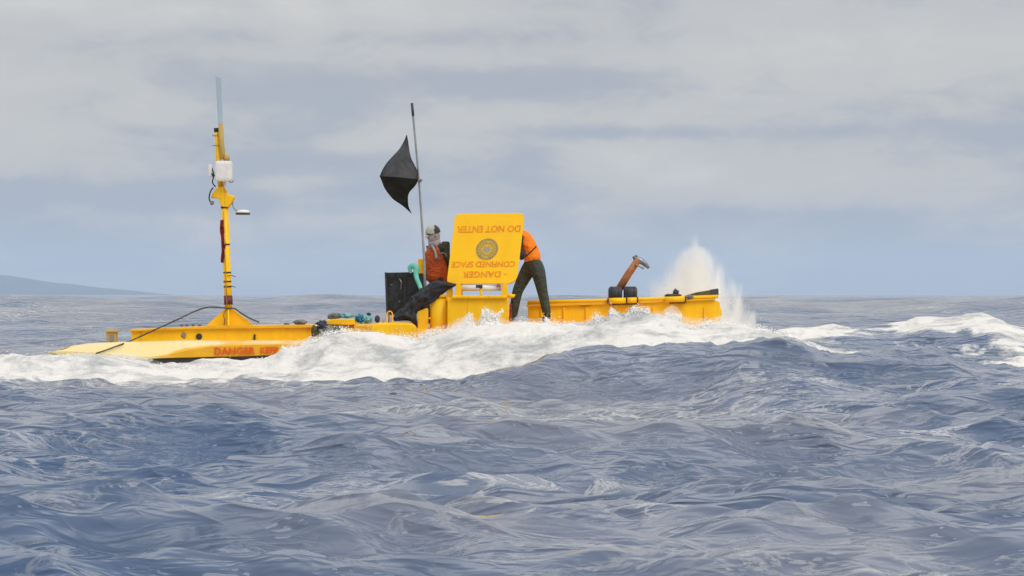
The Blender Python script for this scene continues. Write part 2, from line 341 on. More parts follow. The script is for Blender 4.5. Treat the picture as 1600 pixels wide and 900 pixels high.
def build_sea():
    rows = [4.5]
    while rows[-1] < 4300:
        y = rows[-1]
        rows.append(y+(.0048*y if y < 34 else .22*.33 if y < 37.6 else .04 if y < 39.6 else .1 if y < 43 else .16 if y < 52 else .006*y if y < 400 else .012*y if y < 1200 else .03*y))
    Yr = np.array(rows)
    t = np.concatenate([np.linspace(-.62, -.245, 90)[:-1], np.linspace(-.245, .245, 900), np.linspace(.245, .62, 90)[1:]])
    X = (1.5*np.sign(t)*np.minimum(abs(t)/.6, 1)+t*Yr[:, None]); Y = np.repeat(Yr[:, None], len(t), 1)
    ds = np.gradient(Yr)[:, None]
    xo = np.zeros_like(X); yo = np.zeros_like(X); z = np.zeros_like(X)
    # calmer long waves around the craft so that the traced crests stay put
    near = sm(26, 31, Y)*(1-sm(50, 62, Y)); r2 = np.random.default_rng(5)
    n = 150
    for i in range(n):
        lam = .28*(11/.28)**((i+.5)/n); k = 2*math.pi/lam
        th = r2.normal(-R(96), R(34)); a = .040*lam/(2*math.pi)*float(np.interp(math.log(lam), [math.log(.3), math.log(.8), math.log(2.2), math.log(4), math.log(8)], [1.5, 1.55, 1.0, .52, .36]))
        w = np.clip((lam/ds-2.5)/3, 0, 1)
        if lam > 1.5: w = w*(1-np.where(Y < 34.5, .35, .62)*near)
        grp = .55+.9*vnoise(X/(lam*2.2), Y/(lam*2.2), i) if i % 2 == 0 else grp
        ph = k*(X*math.cos(th)+Y*math.sin(th))+r2.uniform(0, 6.28)
        aw = a*w*grp; sn = np.sin(ph); z += aw*np.cos(ph)
        xo -= aw*sn*math.cos(th)*.82; yo -= aw*sn*math.sin(th)*.82
    for i in range(14):
        lam = 14*(45/14)**(i/13); k = 2*math.pi/lam; th = r2.normal(-R(92), R(30)); w = np.clip((lam/ds-2.5)/3, 0, 1)*sm(60, 130, Y)
        z += .0048*lam*w*np.cos(k*(X*math.cos(th)+Y*math.sin(th))+r2.uniform(0, 6.28))*(.5+vnoise(X/60, Y/90, i))
    # the swell in front of the craft
    hs = np.interp(X, *swell); s1 = np.where(Y < YS, np.exp(-((Y-YS)/(2.4-1.15*np.exp(-((X-1.1)/1.5)**2)-.4*np.exp(-((X-4.5)/1.5)**2)))**2), np.exp(-((Y-YS)/2.0)**2))
    wob = .5*fbm(X*.6, Y*.6, 3, 3)
    z -= .24*np.exp(-((Y-29.9)/1.1)**2-((X-1.2)/1.7)**2)+.14*np.exp(-((Y-29.8)/1.2)**2-((X-5.0)/2.)**2)+.12*np.exp(-((Y-25.0)/1.)**2-((X-2.2)/1.2)**2)
    z += .12*np.exp(-((Y-26.3)/.7)**2-((X-2.0)/1.2)**2)
    z = z*(1-.35*s1)+hs*s1*(1+.0*wob)+s1*(.26*fbm(X*1.1, Y*.8, 5, 9)+.05*(.5-abs(fbm(X*2.5, Y*2.0, 3, 12))*4))
    # wash piled up against the craft
    cs = np.linspace(-30, 30, 6001); cz = np.interp(cs, *crest); kk = np.exp(-(np.arange(-150, 151)*.01/.42)**2); kk /= kk.sum()
    czs = np.convolve(np.pad(cz, 150, 'edge'), kk, 'valid')
    wx = X+.5*fbm(X*.8, Y*1.1, 3, 61)*np.clip(abs(Y-YC)*1.2, 0, 1)
    sh = np.exp(-((Y-YC)/.16)**2); hc = np.interp(wx, cs, czs)*(1-sh)+np.interp(wx, *crest)*sh
    toe = 36.3-1.9*sm(-2, 3, X)+.8*fbm(X*.9, X*0, 3, 8)
    fr = sm(0, 1, (Y-toe)/(YC-toe)); bk = 1-sm(YC+.12, YC+.75, Y)
    rag = .09*fbm(X*7, Y*7, 4, 21)*(.4+.6*sh)+.12*fbm(X*2.2, Y*2.2, 4, 22)
    base = -.12*(1-sm(-1, 4, X))
    prof = np.where(Y <= YC+.12, base+(hc+rag-base)*fr**1.15, base+.25+(hc+rag-base-.25)*bk)
    inx = 1-sm(4.2, 6.5, X)*1.0
    wc = np.where(Y <= YC, sm(toe-.6, toe+.8, Y), 1-sm(YC+1.0, YC+5, Y))*inx
    left = 1-sm(0, 8, -7.6-X)*.5
    z = z*(1-.75*wc)+prof*wc*left*(Y > toe-.6)
    foam = sm(toe-1.3, toe+.7, Y)*(1-sm(YC+1.2, YC+4, Y))*(1-sm(2.8, 5.2, X))
    lump = foam*(.26*fbm(X*1.2, Y*1.6, 3, 31)+.07*fbm(X*4, Y*5, 3, 35))*(1-.6*sh); z += lump
    foam = foam*(1.12+.25*sm(.0, 1., fr))
    # lace left trailing in front of the wash on the left and behind the swell on the right
    foam = np.maximum(foam, (.46+.5*fbm(X*.5, Y*.4, 3, 71))*sm(33.0, 36.0, Y)*(1-sm(37, 40, Y))*(1-sm(-5.0, -1.0, X)))
    # breaking wave behind on the right
    hb = np.interp(X, *back); s2 = np.where(Y < Y2, np.exp(-((Y-Y2)/3.2)**2), np.exp(-((Y-Y2)/1.1)**2))*sm(2.5, 5, X)
    z = z*(1-.6*s2)+hb*s2+s2*.12*fbm(X*1.5, Y, 4, 41)
    fr2 = sm(2.4, 4.0, X)*(1-sm(16, 24, X)); band = sm(33.2, 35, Y)*(1-sm(49, 62, Y))
    hot = np.exp(-((X-8.3)/1.0)**2)*sm(44.5, 46, Y)*(1-sm(47, 47.8, Y))*.55+np.exp(-((X-5.7)/.6)**2)*sm(44.5, 46, Y)*(1-sm(47, 47.8, Y))*.35
    foam = np.maximum(foam, fr2*band*(.54+1.8*fbm(X*.7, Y*.55, 5, 44)+.16*sm(4, 0, abs(Y-36.5)))+hot*.9)
    # behind the left end of the craft and small far caps
    foam = np.maximum(foam, .55*np.exp(-((X+9.5)/3.)**2-((Y-39.6)/1.2)**2))
    far = fbm(X*.12, Y*.05, 4, 50)
    foam = np.maximum(foam, np.where(Y > 55, sm(.20, .34, far)*.34*(1-sm(200, 700, Y)), 0))
    foam = np.maximum(foam, .10*np.clip(z-.10, 0, .4)/.3*(Y < 31))
    aer = np.exp(-((X-4.6)/1.1)**2-((Y-41.8)/1.8)**2)
    aer = np.maximum(aer, foam*.5*sm(.3, .8, foam))
    aer = np.maximum(aer, .35*np.exp(-((X-1.2)/2.2)**2-((Y-30.2)/1.2)**2)*0)
    Xf = X+xo*(1-.8*wc); Yf = Y+yo*(1-.8*wc)
    nr, nc = X.shape; co_ = np.stack([Xf, Yf, z], -1).reshape(-1, 3)
    idx = np.arange(nr*nc).reshape(nr, nc)
    q = np.stack([idx[:-1, :-1], idx[:-1, 1:], idx[1:, 1:], idx[1:, :-1]], -1).reshape(-1, 4)
    me = bpy.data.meshes.new('water'); me.vertices.add(len(co_)); me.vertices.foreach_set('co', co_.ravel().astype(np.float32))
    me.loops.add(q.size); me.loops.foreach_set('vertex_index', q.ravel().astype(np.int32))
    me.polygons.add(len(q)); me.polygons.foreach_set('loop_start', np.arange(0, q.size, 4, dtype=np.int32))
    me.polygons.foreach_set('use_smooth', np.ones(len(q), bool)); me.update(calc_edges=True)
    for nm, arr in (('foam', foam), ('aerated', aer)):
        at = me.attributes.new(nm, 'FLOAT', 'POINT'); at.data.foreach_set('value', arr.ravel().astype(np.float32))
    me.validate(); print('sea', nr, nc)
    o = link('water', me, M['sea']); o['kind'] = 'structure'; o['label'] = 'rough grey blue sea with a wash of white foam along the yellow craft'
build_sea()

# ------------------------------------------------------------------ far island
def build_hill():
    prof = [(-1500, 425), (-900, 412), (-500, 408), (-250, 420), (-60, 428), (10, 430), (35, 434), (60, 438), (110, 443), (160, 450), (205, 454.5), (245, 459), (280, 463), (330, 466)]
    Y0 = 12000.; xs = np.linspace(-1500, 330, 240); hp = np.interp(xs, *zip(*prof))+3.2*fbm(xs*.02, xs*0, 5, 55)*np.interp(xs, [-1500, 200, 330], [1, 1, 0]); X = (xs-800)*Y0/D
    Hh = CH+(HZ-hp)*Y0/D; nd = 24; bm = bmesh.new(); g = []
    for j in range(nd):
        v = j/(nd-1); yy = Y0-500+1000*v; sh = math.sin(math.pi*v)**.8
        row = []
        for i in range(len(xs)):
            n = float(fbm(np.array([X[i]*.004]), np.array([yy*.006]), 4, 3)[0])
            row.append(bm.verts.new((X[i], yy, -1.2+max(0, Hh[i]+1)*sh*(1+.35*n*(1-sh)*2))))
        g.append(row)
    for j in range(nd-1):
        for i in range(len(xs)-1): bm.faces.new((g[j][i], g[j][i+1], g[j+1][i+1], g[j+1][i]))
    m, t, b = new_mat('island_scrub'); v = objco(t); c = mixc(t, mapr(t, noise(t, .01, 5, v), .4, .6), (.03, .045, .045), (.05, .06, .05))
    t.links.new(c, b.inputs['Base Color']); b.inputs['Roughness'].default_value = .9
    o = link('hills', bm_mesh(bm, 'hills'), m, smooth=True); o['kind'] = 'structure'; o['label'] = 'low blue island slope far off on the left horizon'
build_hill()

# ================================================================== THE CRAFT
craft = thing('work_barge', 'long yellow steel craft awash in white water with mast and open hatch lid', 'barge', P(620, 560, 40.4))
Yel = M['yellow']
# -- near pontoon, lofted (px, z-top row, z-side row, z-bottom row)
def pontoon():
    st = [(76, 551, 551.5, 553), (92, 547, 549, 556), (112, 541, 549, 558), (140, 537, 550, 560), (180, 535, 553, 561), (230, 533.5, 557, 563), (250, 533, 556, 561.5), (300, 532, 545.5, 560.5),
          (330, 532, 541, 559.5), (380, 532, 538.5, 558.5), (433, 532, 537.5, 556.5), (520, 532, 538, 560), (640, 532, 538, 562), (700, 533, 539, 562)]
    bm = bmesh.new(); fl = bm.verts.layers.float.new('film'); rings = []
    stf = []
    for i in range(len(st)-1):
        for k in range(6): stf.append([st[i][j]+(st[i+1][j]-st[i][j])*k/6 for j in range(4)])
    stf.append(list(st[-1]))
    for px, t, s, b in stf:
        X = (px-800)/100.; zt, zs, zb = (CH+(HZ-v)/100. for v in (t, s, b)); w = .45*min(1, (px-60)/90)
        sec = [(39.75+(.45-w)+.10, zb), (39.72+(.45-w), zb+.03), (39.72+(.45-w), zs), (39.80+(.45-w), zs+.3*(zt-zs)+.01), (39.98+(.45-w)*.6, zt-.01), (40.1, zt), (40.35, zt), (40.17+w, zt-.03), (40.17+w, zb)]
        f = 1-max(0, min(1, (px-240)/190))*.75
        ring = []
        for k, (y, z) in enumerate(sec):
            v = bm.verts.new((X*y/40, y, z)); v[fl] = max(0, min(1, 1-(px-215)/75)) if k < 3 else max(f, .55); ring.append(v)
        rings.append(ring)
    n = len(rings[0])
    for i in range(len(rings)-1):
        for k in range(n): bm.faces.new((rings[i][k], rings[i][(k+1) % n], rings[i+1][(k+1) % n], rings[i+1][k]))
    bm.faces.new(rings[0]); bm.faces.new(rings[-1][::-1])
    me = bm_mesh(bm, 'pontoon'); o = link('pontoon', me, M['washed'], craft, smooth=True)
    try: me.set_sharp_from_angle(angle=R(28))
    except Exception: pass
    # dark bottom paint below it
    prism('keel', [(238, 561), (300, 559.7), (345, 558.5), (433, 555.7), (640, 561), (640, 580), (300, 580), (255, 572)], 39.76, 40.5, M['dark'], o, .01)
    U, V, Nn = Vector((1, 0, .012)).normalized(), Vector((0, 0, 1)), Vector((0, -1, 0))
    text('lettering', 'DANGER', 1, 1, U, V, Nn, P(367, 548.4, 39.70), .63, .115, M['letter2'], o, lift=.004)
    text('lettering', 'KEEP', 1, 1, U, V, Nn, P(421, 547.6, 39.70), .28, .11, M['letter2'], o, lift=.004)
pontoon()
# -- rear box beam with flange
beam = prism('side_beam', [(205, 515.5), (300, 513), (480, 511.5), (497, 511.5), (490, 537), (440, 541), (205, 545)], 40.62, 41.3, Yel, craft, .012)
prism('flange', [(203, 514.5), (300, 510.5), (330, 509), (496, 507.2), (499, 511), (480, 512.2), (300, 514.5), (203, 518)], 40.56, 41.36, M['washed'], beam, .008)
for x, y, r in ((311, 526, 5), (398, 524, 1.8)):
    tube('drain_hole', [P(x, y, 40.605), P(x, y, 40.66)], r/100, M['black'], beam, 14)
pbox('bracket', 396, 524, 399, 534, 40.58, 40.63, M['black'], beam, .002)
crumple('rust_patch', P(287, 524, 40.62), (.045, .02, .05), M['steel'], beam, .3, 2, 3, 2)
for x, w in ((447, 5), (452, 4)): prism('lower_lug', [(x-6, 530), (x+4, 530), (x+3, 545), (x-3, 546)], 40.45+(x-447)*.01, 40.61, Yel, beam, .006)
for i, x in enumerate((284, 292, 302, 312)): crumple('deck_fitting', P(x, 508.5-i*.2, 40.8), (.035, .03, .02), M['greycloth'], beam, .3, 2, i, 2)
# pale post at the stern end
post = pbox('end_post', 166, 517, 182, 540, 40.7, 40.85, M['tan'], craft, .015)
pbox('post_cap', 164, 515.5, 184, 519, 40.67, 40.88, M['tan'], post, .008)
pbox('post_slot', 172, 524, 177, 534, 40.685, 40.702, M['steel'], post, .003)

# -- mast
ms = thing('x', 'x', 'x', (0, 0, 0)); bpy.data.objects.remove(ms)
gus = prism('mast_foot', [(322, 509), (352, 482), (355, 477), (360, 477), (363, 482), (397, 508)], 40.9, 40.93, Yel, craft, .006)
bm = bmesh.new()   # pyramid fins that brace the mast, front to back
for s in (-1, 1):
    a = [P(357, 509, 40.915), P(357, 479, 40.915), P(357, 509, 40.915+s*.38)]
    vs = [bm.verts.new(v+Vector((dx_, 0, 0))) for dx_ in (-.012, .012) for v in a]
    bm.faces.new(vs[:3]); bm.faces.new(vs[3:][::-1])
    for i in range(3): bm.faces.new((vs[i], vs[(i+1) % 3], vs[3+(i+1) % 3], vs[3+i]))
link('fin', bm_mesh(bm, 'fin'), Yel, gus)
Ym = 40.915
mast = tube('mast', [P(357, 482, Ym), P(355.5, 440, Ym), P(351, 318, Ym)], [.062, .060, .056], Yel, craft, 20)
tube('base_sleeve', [P(357, 476, Ym), P(356.4, 462, Ym)], .069, M['maroon'], mast, 20)
for y, x in ((448, 355.6), (440, 355.3), (426, 355), (382, 353.2), (324, 351)):
    tube('tape_band', [P(x, y+1.2, Ym), P(x-.05, y-1.2, Ym)], .0635, M['black'], mast, 20)
for y in (431, 447.5): tube('cable_tie', [P(355, y, Ym-.06), P(362, y-.5, Ym-.07), P(368, y+1.5, Ym-.06)], .006, M['black'], mast, 6, True)
# red streamer tied to the mast
def ribbon(name, edgeL, edgeR, Y, mat, parent, wav=.02, nv=4, seed=0, **k):
    Lp = smooth_path([P(x, y, Y) for x, y in edgeL], 5); Rp = smooth_path([P(x, y, Y) for x, y in edgeR], 5); bm = bmesh.new(); g = []
    for i, (a, b) in enumerate(zip(Lp, Rp)):
        row = []
        for j in range(nv+1):
            p = a.lerp(b, j/nv); p.y += wav*math.sin(i*.8+j*1.7+seed); row.append(bm.verts.new(p))
        g.append(row)
    for i in range(len(g)-1):
        for j in range(nv): bm.faces.new((g[i][j], g[i][j+1], g[i+1][j+1], g[i+1][j]))
    r = bmesh.ops.solidify(bm, geom=list(bm.faces), thickness=.006)
    return link(name, bm_mesh(bm, name), mat, parent, smooth=True, **k)
ribbon('streamer', [(344, 344), (343.5, 358), (345, 372), (346, 386), (345.5, 398), (344.5, 410)], [(350, 343), (350.5, 358), (351.5, 372), (352.5, 386), (351, 398), (349, 411)], Ym-.065, M['redcloth'], mast, .02)
# mast head
head = prism('mast_head', [(343, 318), (342, 311), (335, 309), (329, 309.5), (331, 303), (336, 296), (341, 292), (350, 291), (354, 295), (356, 304), (364, 305), (366, 309), (361, 318), (357, 324), (347, 323)], Ym-.08, Ym+.08, Yel, craft, .02)
tube('neck', [P(350, 300, Ym), P(349, 282, Ym)], .035, M['tan'], head, 12)
tube('upper_pole', [P(345, 296, Ym+.03), P(338, 202, Ym+.03)], [.045, .034], M['yellow'], head, 14)
tube('upper_pole_cap', [P(338.3, 206, Ym+.03), P(337.9, 200, Ym+.03)], .040, M['black'], head, 14)
for y in (212, 227.5): tube('clamp', [P(331.5, y, Ym), P(344, y-.5, Ym)], .008, M['steel'], head, 8)
tube('aerial_base', [P(347.5, 249, Ym-.03), P(348, 236, Ym-.03), P(346, 226, Ym-.03), P(345, 194, Ym-.03)], [.022, .042, .044, .040], M['tan'], head, 16)
prism('aerial_blade', [(336.5, 118), (345.5, 121), (346.5, 150), (348.2, 196), (341, 197), (338.2, 150)], Ym-.045, Ym-.015, M['pale_blue'], head, .008)
rad = pbox('radome', 335.5, 251, 362, 283, Ym-.26, Ym-.08, M['white'], craft, .05); rad.name = 'radome'
tube('radome_bracket', [P(349, 283, Ym-.12), P(354, 300, Ym-.08)], .012, M['white'], rad, 8)
tube('sensor_cap', [P(354, 251, Ym-.02), P(354, 243, Ym-.02), P(354, 241, Ym-.02)], [.05, .045, .02], M['tan'], rad, 14)
tube('sensor_stem', [P(346, 236, Ym-.02), P(347.5, 246, Ym-.02), P(351, 250, Ym-.02)], .009, M['white'], rad, 8, True)
pbox('side_unit', 325.5, 257, 331, 276, Ym-.1, Ym, M['white'], head, .012)
tube('cable', [P(331, 262, Ym-.05), P(334, 273, Ym-.08), P(332, 285, Ym-.09), P(337, 292, Ym-.08)], .010, M['black'], head, 8, True)
tube('connector', [P(331.5, 271, Ym-.09), P(334.5, 276, Ym-.09)], .022, M['black'], head, 10)
tube('cable', [P(333, 293, Ym-.09), P(328.5, 300, Ym-.1), P(326.8, 310, Ym-.1), P(330, 317, Ym-.1), P(334, 315, Ym-.1)], .011, M['black'], head, 8, True)
crumple('cable_bundle', P(331, 317, Ym-.1), (.035, .03, .035), M['greycloth'], head, .3, 2, 5, 3)
tube('cable', [P(357, 283, Ym-.1), P(362, 285, Ym-.1), P(365, 282, Ym-.1)], .008, M['steel'], head, 8, True)
tube('lamp_arm', [P(363.5, 308, Ym), P(364, 321, Ym-.02), P(368, 328, Ym-.04), P(373, 330, Ym-.05)], .011, M['steel'], head, 8, True)
lamp = tube('lamp_shade', [P(379.5, 334.2, Ym-.05), P(379.5, 331.5, Ym-.05), P(379.5, 328.5, Ym-.05), P(379.5, 327.8, Ym-.05)], [.108, .112, .085, .03], M['white'], head, 20)
tube('lamp_rim', [P(379.5, 335.4, Ym-.05), P(379.5, 332.2, Ym-.05)], .116, M['weed'], head, 20)
tube('conduit', [P(349.5, 330, Ym-.06), P(351.5, 400, Ym-.065), P(354.5, 478, Ym-.066)], .007, M['tan'], mast, 8)

# -- middle deck, trays and float block
deck = wbox('deck', (-2.6, 39.9, .30), (1.0, 41.7, .66), Yel, craft, .02)
wbox('cross_beam', (-9.0*.3, 40.2, .1), (3.2, 41.6, .45), Yel, craft, .02)
prism('low_tray', [(508, 501), (520, 498.5), (553, 499), (556, 507), (545, 508), (515, 507)], 40.3, 40.9, Yel, craft, .01)
prism('deck_step', [(500, 507), (600, 504), (640, 506), (640, 535), (485, 540)], 40.45, 41.2, M['washed'], craft, .02)
fb = prism('float_block', [(596, 504.5), (638, 504), (645, 506), (650, 512), (650, 540), (578, 540), (580, 512), (586, 506)], 39.62, 40.4, Yel, craft, .035)
prism('float_block_side', [(553, 507), (597, 505.5), (597, 540), (553, 540)], 39.7, 40.4, M['washed'], craft, .03)
bm = bmesh.new()
tube_bm(bm, smooth_path([P(605, 504, 39.9), P(604.5, 492, 39.9), P(607, 487, 39.9), P(611, 487, 39.9), P(613.5, 492, 39.9), P(613, 504, 39.9)], 5), .009, 8)
link('lifting_loop', bm_mesh(bm, 'lifting_loop'), M['lid'], craft, smooth=True)
tube('loop_pin', [P(607.6, 504, 39.93), P(607.6, 489, 39.93)], .012, M['rust'], craft, 8)
tube('loop_pin', [P(599, 504, 39.93), P(599, 498, 39.93)], .014, M['tan'], craft, 8)
tube('diagonal_pipe', [P(477, 546, 40.2), P(487, 528, 40.2), P(496, 508, 40.2)], .030, M['white'], craft, 12)
tube('pipe_end', [P(481, 549, 40.18), P(479, 538, 40.18)], [.028, .022], M['yellow'], craft, 10)
prism('skid', [(483, 534), (512, 530), (514, 533), (500, 539), (482, 541)], 40.0, 40.25, Yel, craft, .01)
# posts beside the hatch
prism('stub_post', [(652, 487), (667, 481), (669, 484), (669, 540), (653, 540)], 40.05, 40.25, Yel, craft, .01)
pbox('tall_post', 653, 404, 666, 500, 41.0, 41.12, M['lid'], craft, .015)
tube('rib_bolt', [P(671, 496, 40.0), P(671, 498.5, 40.0)], .02, Yel, craft, 8)

# -- hatch coaming: a round-fronted trunk and a flat box
tube('round_trunk', [P(687, 545, 40.2), P(687, 464, 40.2)], .155, Yel, craft, 40)
hb = pbox('hatch_box', 699, 465, 795, 560, 39.9, 40.75, Yel, craft, .015)
fl = pbox('hatch_rim', 706, 461.5, 793, 466.5, 39.84, 40.8, Yel, hb, .015)
tube('trunk_rim', [P(688, 464.5, 40.2), P(688, 460.5, 40.2)], .175, Yel, hb, 40)
prism('lug', [(711, 463), (712, 447), (714, 441), (720, 441), (721, 463)], 39.86, 40.0, Yel, hb, .008)
prism('lug', [(783, 462), (785, 441), (792, 441), (794, 462)], 39.86, 40.0, Yel, hb, .008)
prism('lug', [(696, 470), (698, 452), (707, 449), (708, 470)], 40.05, 40.15, Yel, hb, .008)
tube('seal_roll', [P(720, 450.5, 40.02), P(783, 449.5, 40.02)], .047, M['white'], hb, 18)
tube('latch', [P(752, 466, 39.86), P(751, 449, 39.86)], .019, Yel, hb, 12)
pbox('latch_block', 743.5, 445, 754, 450, 39.82, 39.9, M['dark'], hb, .006)
tube('latch_block', [P(777, 446, 39.96), P(780.5, 446, 39.96)], .018, M['rust'], hb, 10)
tube('side_peg', [P(793, 462.5, 40.0), P(805, 462.5, 40.0)], [.034, .028], Yel, hb, 14)
tube('peg_cap', [P(804.6, 463.5, 40.0), P(807.6, 463.8, 40.0)], .032, M['black'], hb, 14)
pbox('red_strip', 796, 475, 799.5, 503, 39.95, 40.05, M['redcloth'], hb, .006)

for i in range(9): tube('bolt', [P(716+i*8.4, 464, 39.845), P(716+i*8.4, 464, 39.825)], .012, Yel, hb, 6)
for x in (703, 792):
    for y in (472, 484, 496): tube('bolt', [P(x, y, 39.9), P(x, y, 39.885)], .010, Yel, hb, 6)
for i in range(12): tube('bolt', [P(215+i*23.5, 518-.2*i, 40.62), P(215+i*23.5, 518-.2*i, 40.605)], .008, Yel, beam, 6)
pbox('weld_seam', 352, 513, 353.2, 537, 40.61, 40.63, Yel, beam, .002)
pbox('weld_seam', 446, 512, 447.2, 533, 40.61, 40.63, Yel, beam, .002)
# -- the open lid, leaning back; far left edge, near right edge
BL = P(697.5, 444, 40.16); BR = P(806.5, 443, 39.86); TL = P(711, 334, 40.52); TR = P(819.5, 332.5, 40.22)
def lidp(u, v, n=0.0):
    p = BL*(1-u)*(1-v)+BR*u*(1-v)+TL*(1-u)*v+TR*u*v
    return p+LN*n
Uv = (BR-BL); Vv = (TL-BL); LN = Uv.cross(Vv).normalized()
if LN.y > 0: LN = -LN
UL, VL = Uv.length, Vv.length
def rounded(r, n=7):
    pts = []
    for cx, cy, a0, rr in ((1, 0, -90, r[1]), (1, 1, 0, r[2]), (0, 1, 90, r[3]), (0, 0, 180, r[0])):
        ccx = cx+(-1 if cx else 1)*rr/UL; ccy = cy+(-1 if cy else 1)*rr/VL
        for i in range(n):
            a = R(a0+90*i/(n-1)); pts.append((ccx+math.cos(a)*rr/UL, ccy+math.sin(a)*rr/VL))
    return pts
def lid_plate(name, pts, n0, n1, mat, parent, bev):
    bm = bmesh.new(); f = [bm.verts.new(lidp(u, v, n1)) for u, v in pts]; g = [bm.verts.new(lidp(u, v, n0)) for u, v in pts]; n = len(pts)
    bm.faces.new(f); bm.faces.new(g[::-1])
    for i in range(n): bm.faces.new((f[i], g[i], g[(i+1) % n], f[(i+1) % n]))
    bmesh.ops.recalc_face_normals(bm, faces=bm.faces)
    if bev: bevel(bm, bev, 2)
    return link(name, bm_mesh(bm, name), mat, parent)
lid = lid_plate('hatch_lid', rounded((.09, .14, .09, .08)), -.035, 0, M['lid'], craft, .008)
Ud, Vd = Uv.normalized(), Vv.normalized()
def lp(px, py):      # find the lid point seen at a photo pixel
    u, v = .5, .5
    for _ in range(12):
        p = lidp(u, v); ex = px-(800+p.x*D/p.y); ey = py-(HZ-(p.z-CH)*D/p.y)
        u += (ex+.12*ey)/109; v -= ey/110
    return lidp(u, v)
text('lettering', 'DO NOT ENTER', -1, -1, Ud, Vd, LN, lp(763.5, 358), 1.04, .115, M['letter'], lid, .001, .003)
text('lettering', 'CONFINED SPACE', -1, -1, Ud, Vd, LN, lp(755, 413), 1.04, .10, M['letter'], lid, .001, .003)
text('lettering', 'DANGER', -1, -1, Ud, Vd, LN, lp(752.5, 428.8), .62, .105, M['letter'], lid, .001, .003)
text('lettering', '-', -1, -1, Ud, Vd, LN, lp(789.5, 428.5), .05, .014, M['letter'], lid, .001, .003)
def ring(name, c, r0, r1, h0, h1, mat, parent, seg=40):
    bm = bmesh.new(); A = []
    for rr, hh in ((r0, h1), (r1, h1), (r1, h0), (r0, h0)):
        A.append([bm.verts.new(c+Ud*math.cos(2*math.pi*i/seg)*rr+Vd*math.sin(2*math.pi*i/seg)*rr+LN*hh) for i in range(seg)])
    for q in range(4):
        for i in range(seg): bm.faces.new((A[q][i], A[q][(i+1) % seg], A[(q+1) % 4][(i+1) % seg], A[(q+1) % 4][i]))
    return link(name, bm_mesh(bm, name), mat, parent)
ec = lp(761, 389.5)
ring('seal_ring', ec, .145, .180, .001, .004, M['seal'], lid)
ring('seal_ring', ec, .095, .110, .001, .004, M['seal'], lid)
ring('seal_field', ec, .001, .095, .001, .0025, M['seal_mid'], lid)
ring('seal_field', ec, .110, .145, .001, .0025, M['seal_mid'], lid)
for i in range(18):       # marks standing for the worn lettering around the ring
    a = i*math.tau/18+.1
    if i % 9 == 4: continue
    c = ec+Ud*math.cos(a)*.128+Vd*math.sin(a)*.128; bm = bmesh.new()
    t1 = Ud*(-math.sin(a))+Vd*math.cos(a); r1 = Ud*math.cos(a)+Vd*math.sin(a)
    q = [c+t1*sx*.011+r1*sy*.010+LN*hh for hh in (.002, .004) for sx, sy in ((-1, -1), (1, -1), (1, 1), (-1, 1))]
    vs = [bm.verts.new(v) for v in q]
    for fc in ((0, 1, 2, 3), (4, 5, 6, 7), (0, 1, 5, 4), (1, 2, 6, 5), (2, 3, 7, 6), (3, 0, 4, 7)): bm.faces.new([vs[j] for j in fc])
    link('seal_mark', bm_mesh(bm, 'seal_mark'), M['seal'], lid)
bm = bmesh.new(); pts = [(0, .075), (.03, .035), (.075, .03), (.045, -.005), (.05, -.055), (0, -.03), (-.05, -.055), (-.045, -.005), (-.075, .03), (-.03, .035)]
f = [bm.verts.new(ec-Ud*x*.8-Vd*y*.8+LN*.005) for x, y in pts]; g = [bm.verts.new(ec-Ud*x*.8-Vd*y*.8+LN*.002) for x, y in pts]
bm.faces.new(f); bm.faces.new(g[::-1])
for i in range(10): bm.faces.new((f[i], g[i], g[(i+1) % 10], f[(i+1) % 10]))
link('seal_emblem', bm_mesh(bm, 'seal_emblem'), M['pole'], lid)
for u in (.2, .8):
    a = lidp(u, .03, -.05); tube('hinge_arm', [a, Vector((a.x, a.y+.05, a.z-.2))], .02, Yel, craft, 10)

# -- right hull
def slope(x): return 474.5-(x-825)*.0295
rh = prism('stern_box', [(825, 476), (1108, 467.5), (1124, 471), (1128, 490), (1120, 520), (825, 520)], 41.0, 41.9, Yel, craft, .02)
prism('deck_edge', [(823, 475.5), (950, 471.8), (1118, 466.5), (1118, 468.8), (950, 475.8), (823, 479.5)], 40.95, 41.95, M['washed'], rh, .006)
tube('rail_pipe', [P(824, 472.6, 40.98), P(952, 469.3, 40.98), P(1040, 466.5, 40.98), P(1122, 463.3, 40.98)], .030, M['lid'], craft, 14)
for x0, x1 in ((951, 978), (980, 995)):
    tube('pipe_section', [P(x0, slope(x0)-.6, 40.9), P(x1, slope(x1)-.4, 40.9)], .047, Yel, craft, 18)
tube('pipe_section', [P(1039, 468, 40.9), P(1070.5, 467.5, 40.9)], .047, Yel, craft, 18)
for x, y in ((950, 469.5), (979, 469), (996, 469), (1071, 467.5)):
    tube('collar', [P(x-.9, y, 40.9), P(x+.9, y, 40.9)], .051, M['black'], craft, 18)
tube('under_pipe', [P(952, 475.3, 40.93), P(996, 474.6, 40.93)], .017, M['weed'], craft, 8)
tube('under_pipe', [P(1046, 473.3, 40.93), P(1071, 472.8, 40.93)], .014, M['weed'], craft, 8)
for x in (845, 880, 915, 1020, 1100):
    pbox('stiffener', x, 480, x+2.5, 515, 40.965, 41.01, Yel, rh, .004)
crumple('rust_patch', P(912, 477, 40.97), (.10, .02, .02), M['rust'], rh, .4, 2, 7, 2)
pbox('foot_plate', 792, 503, 872, 508, 40.35, 41.0, Yel, craft, .01)

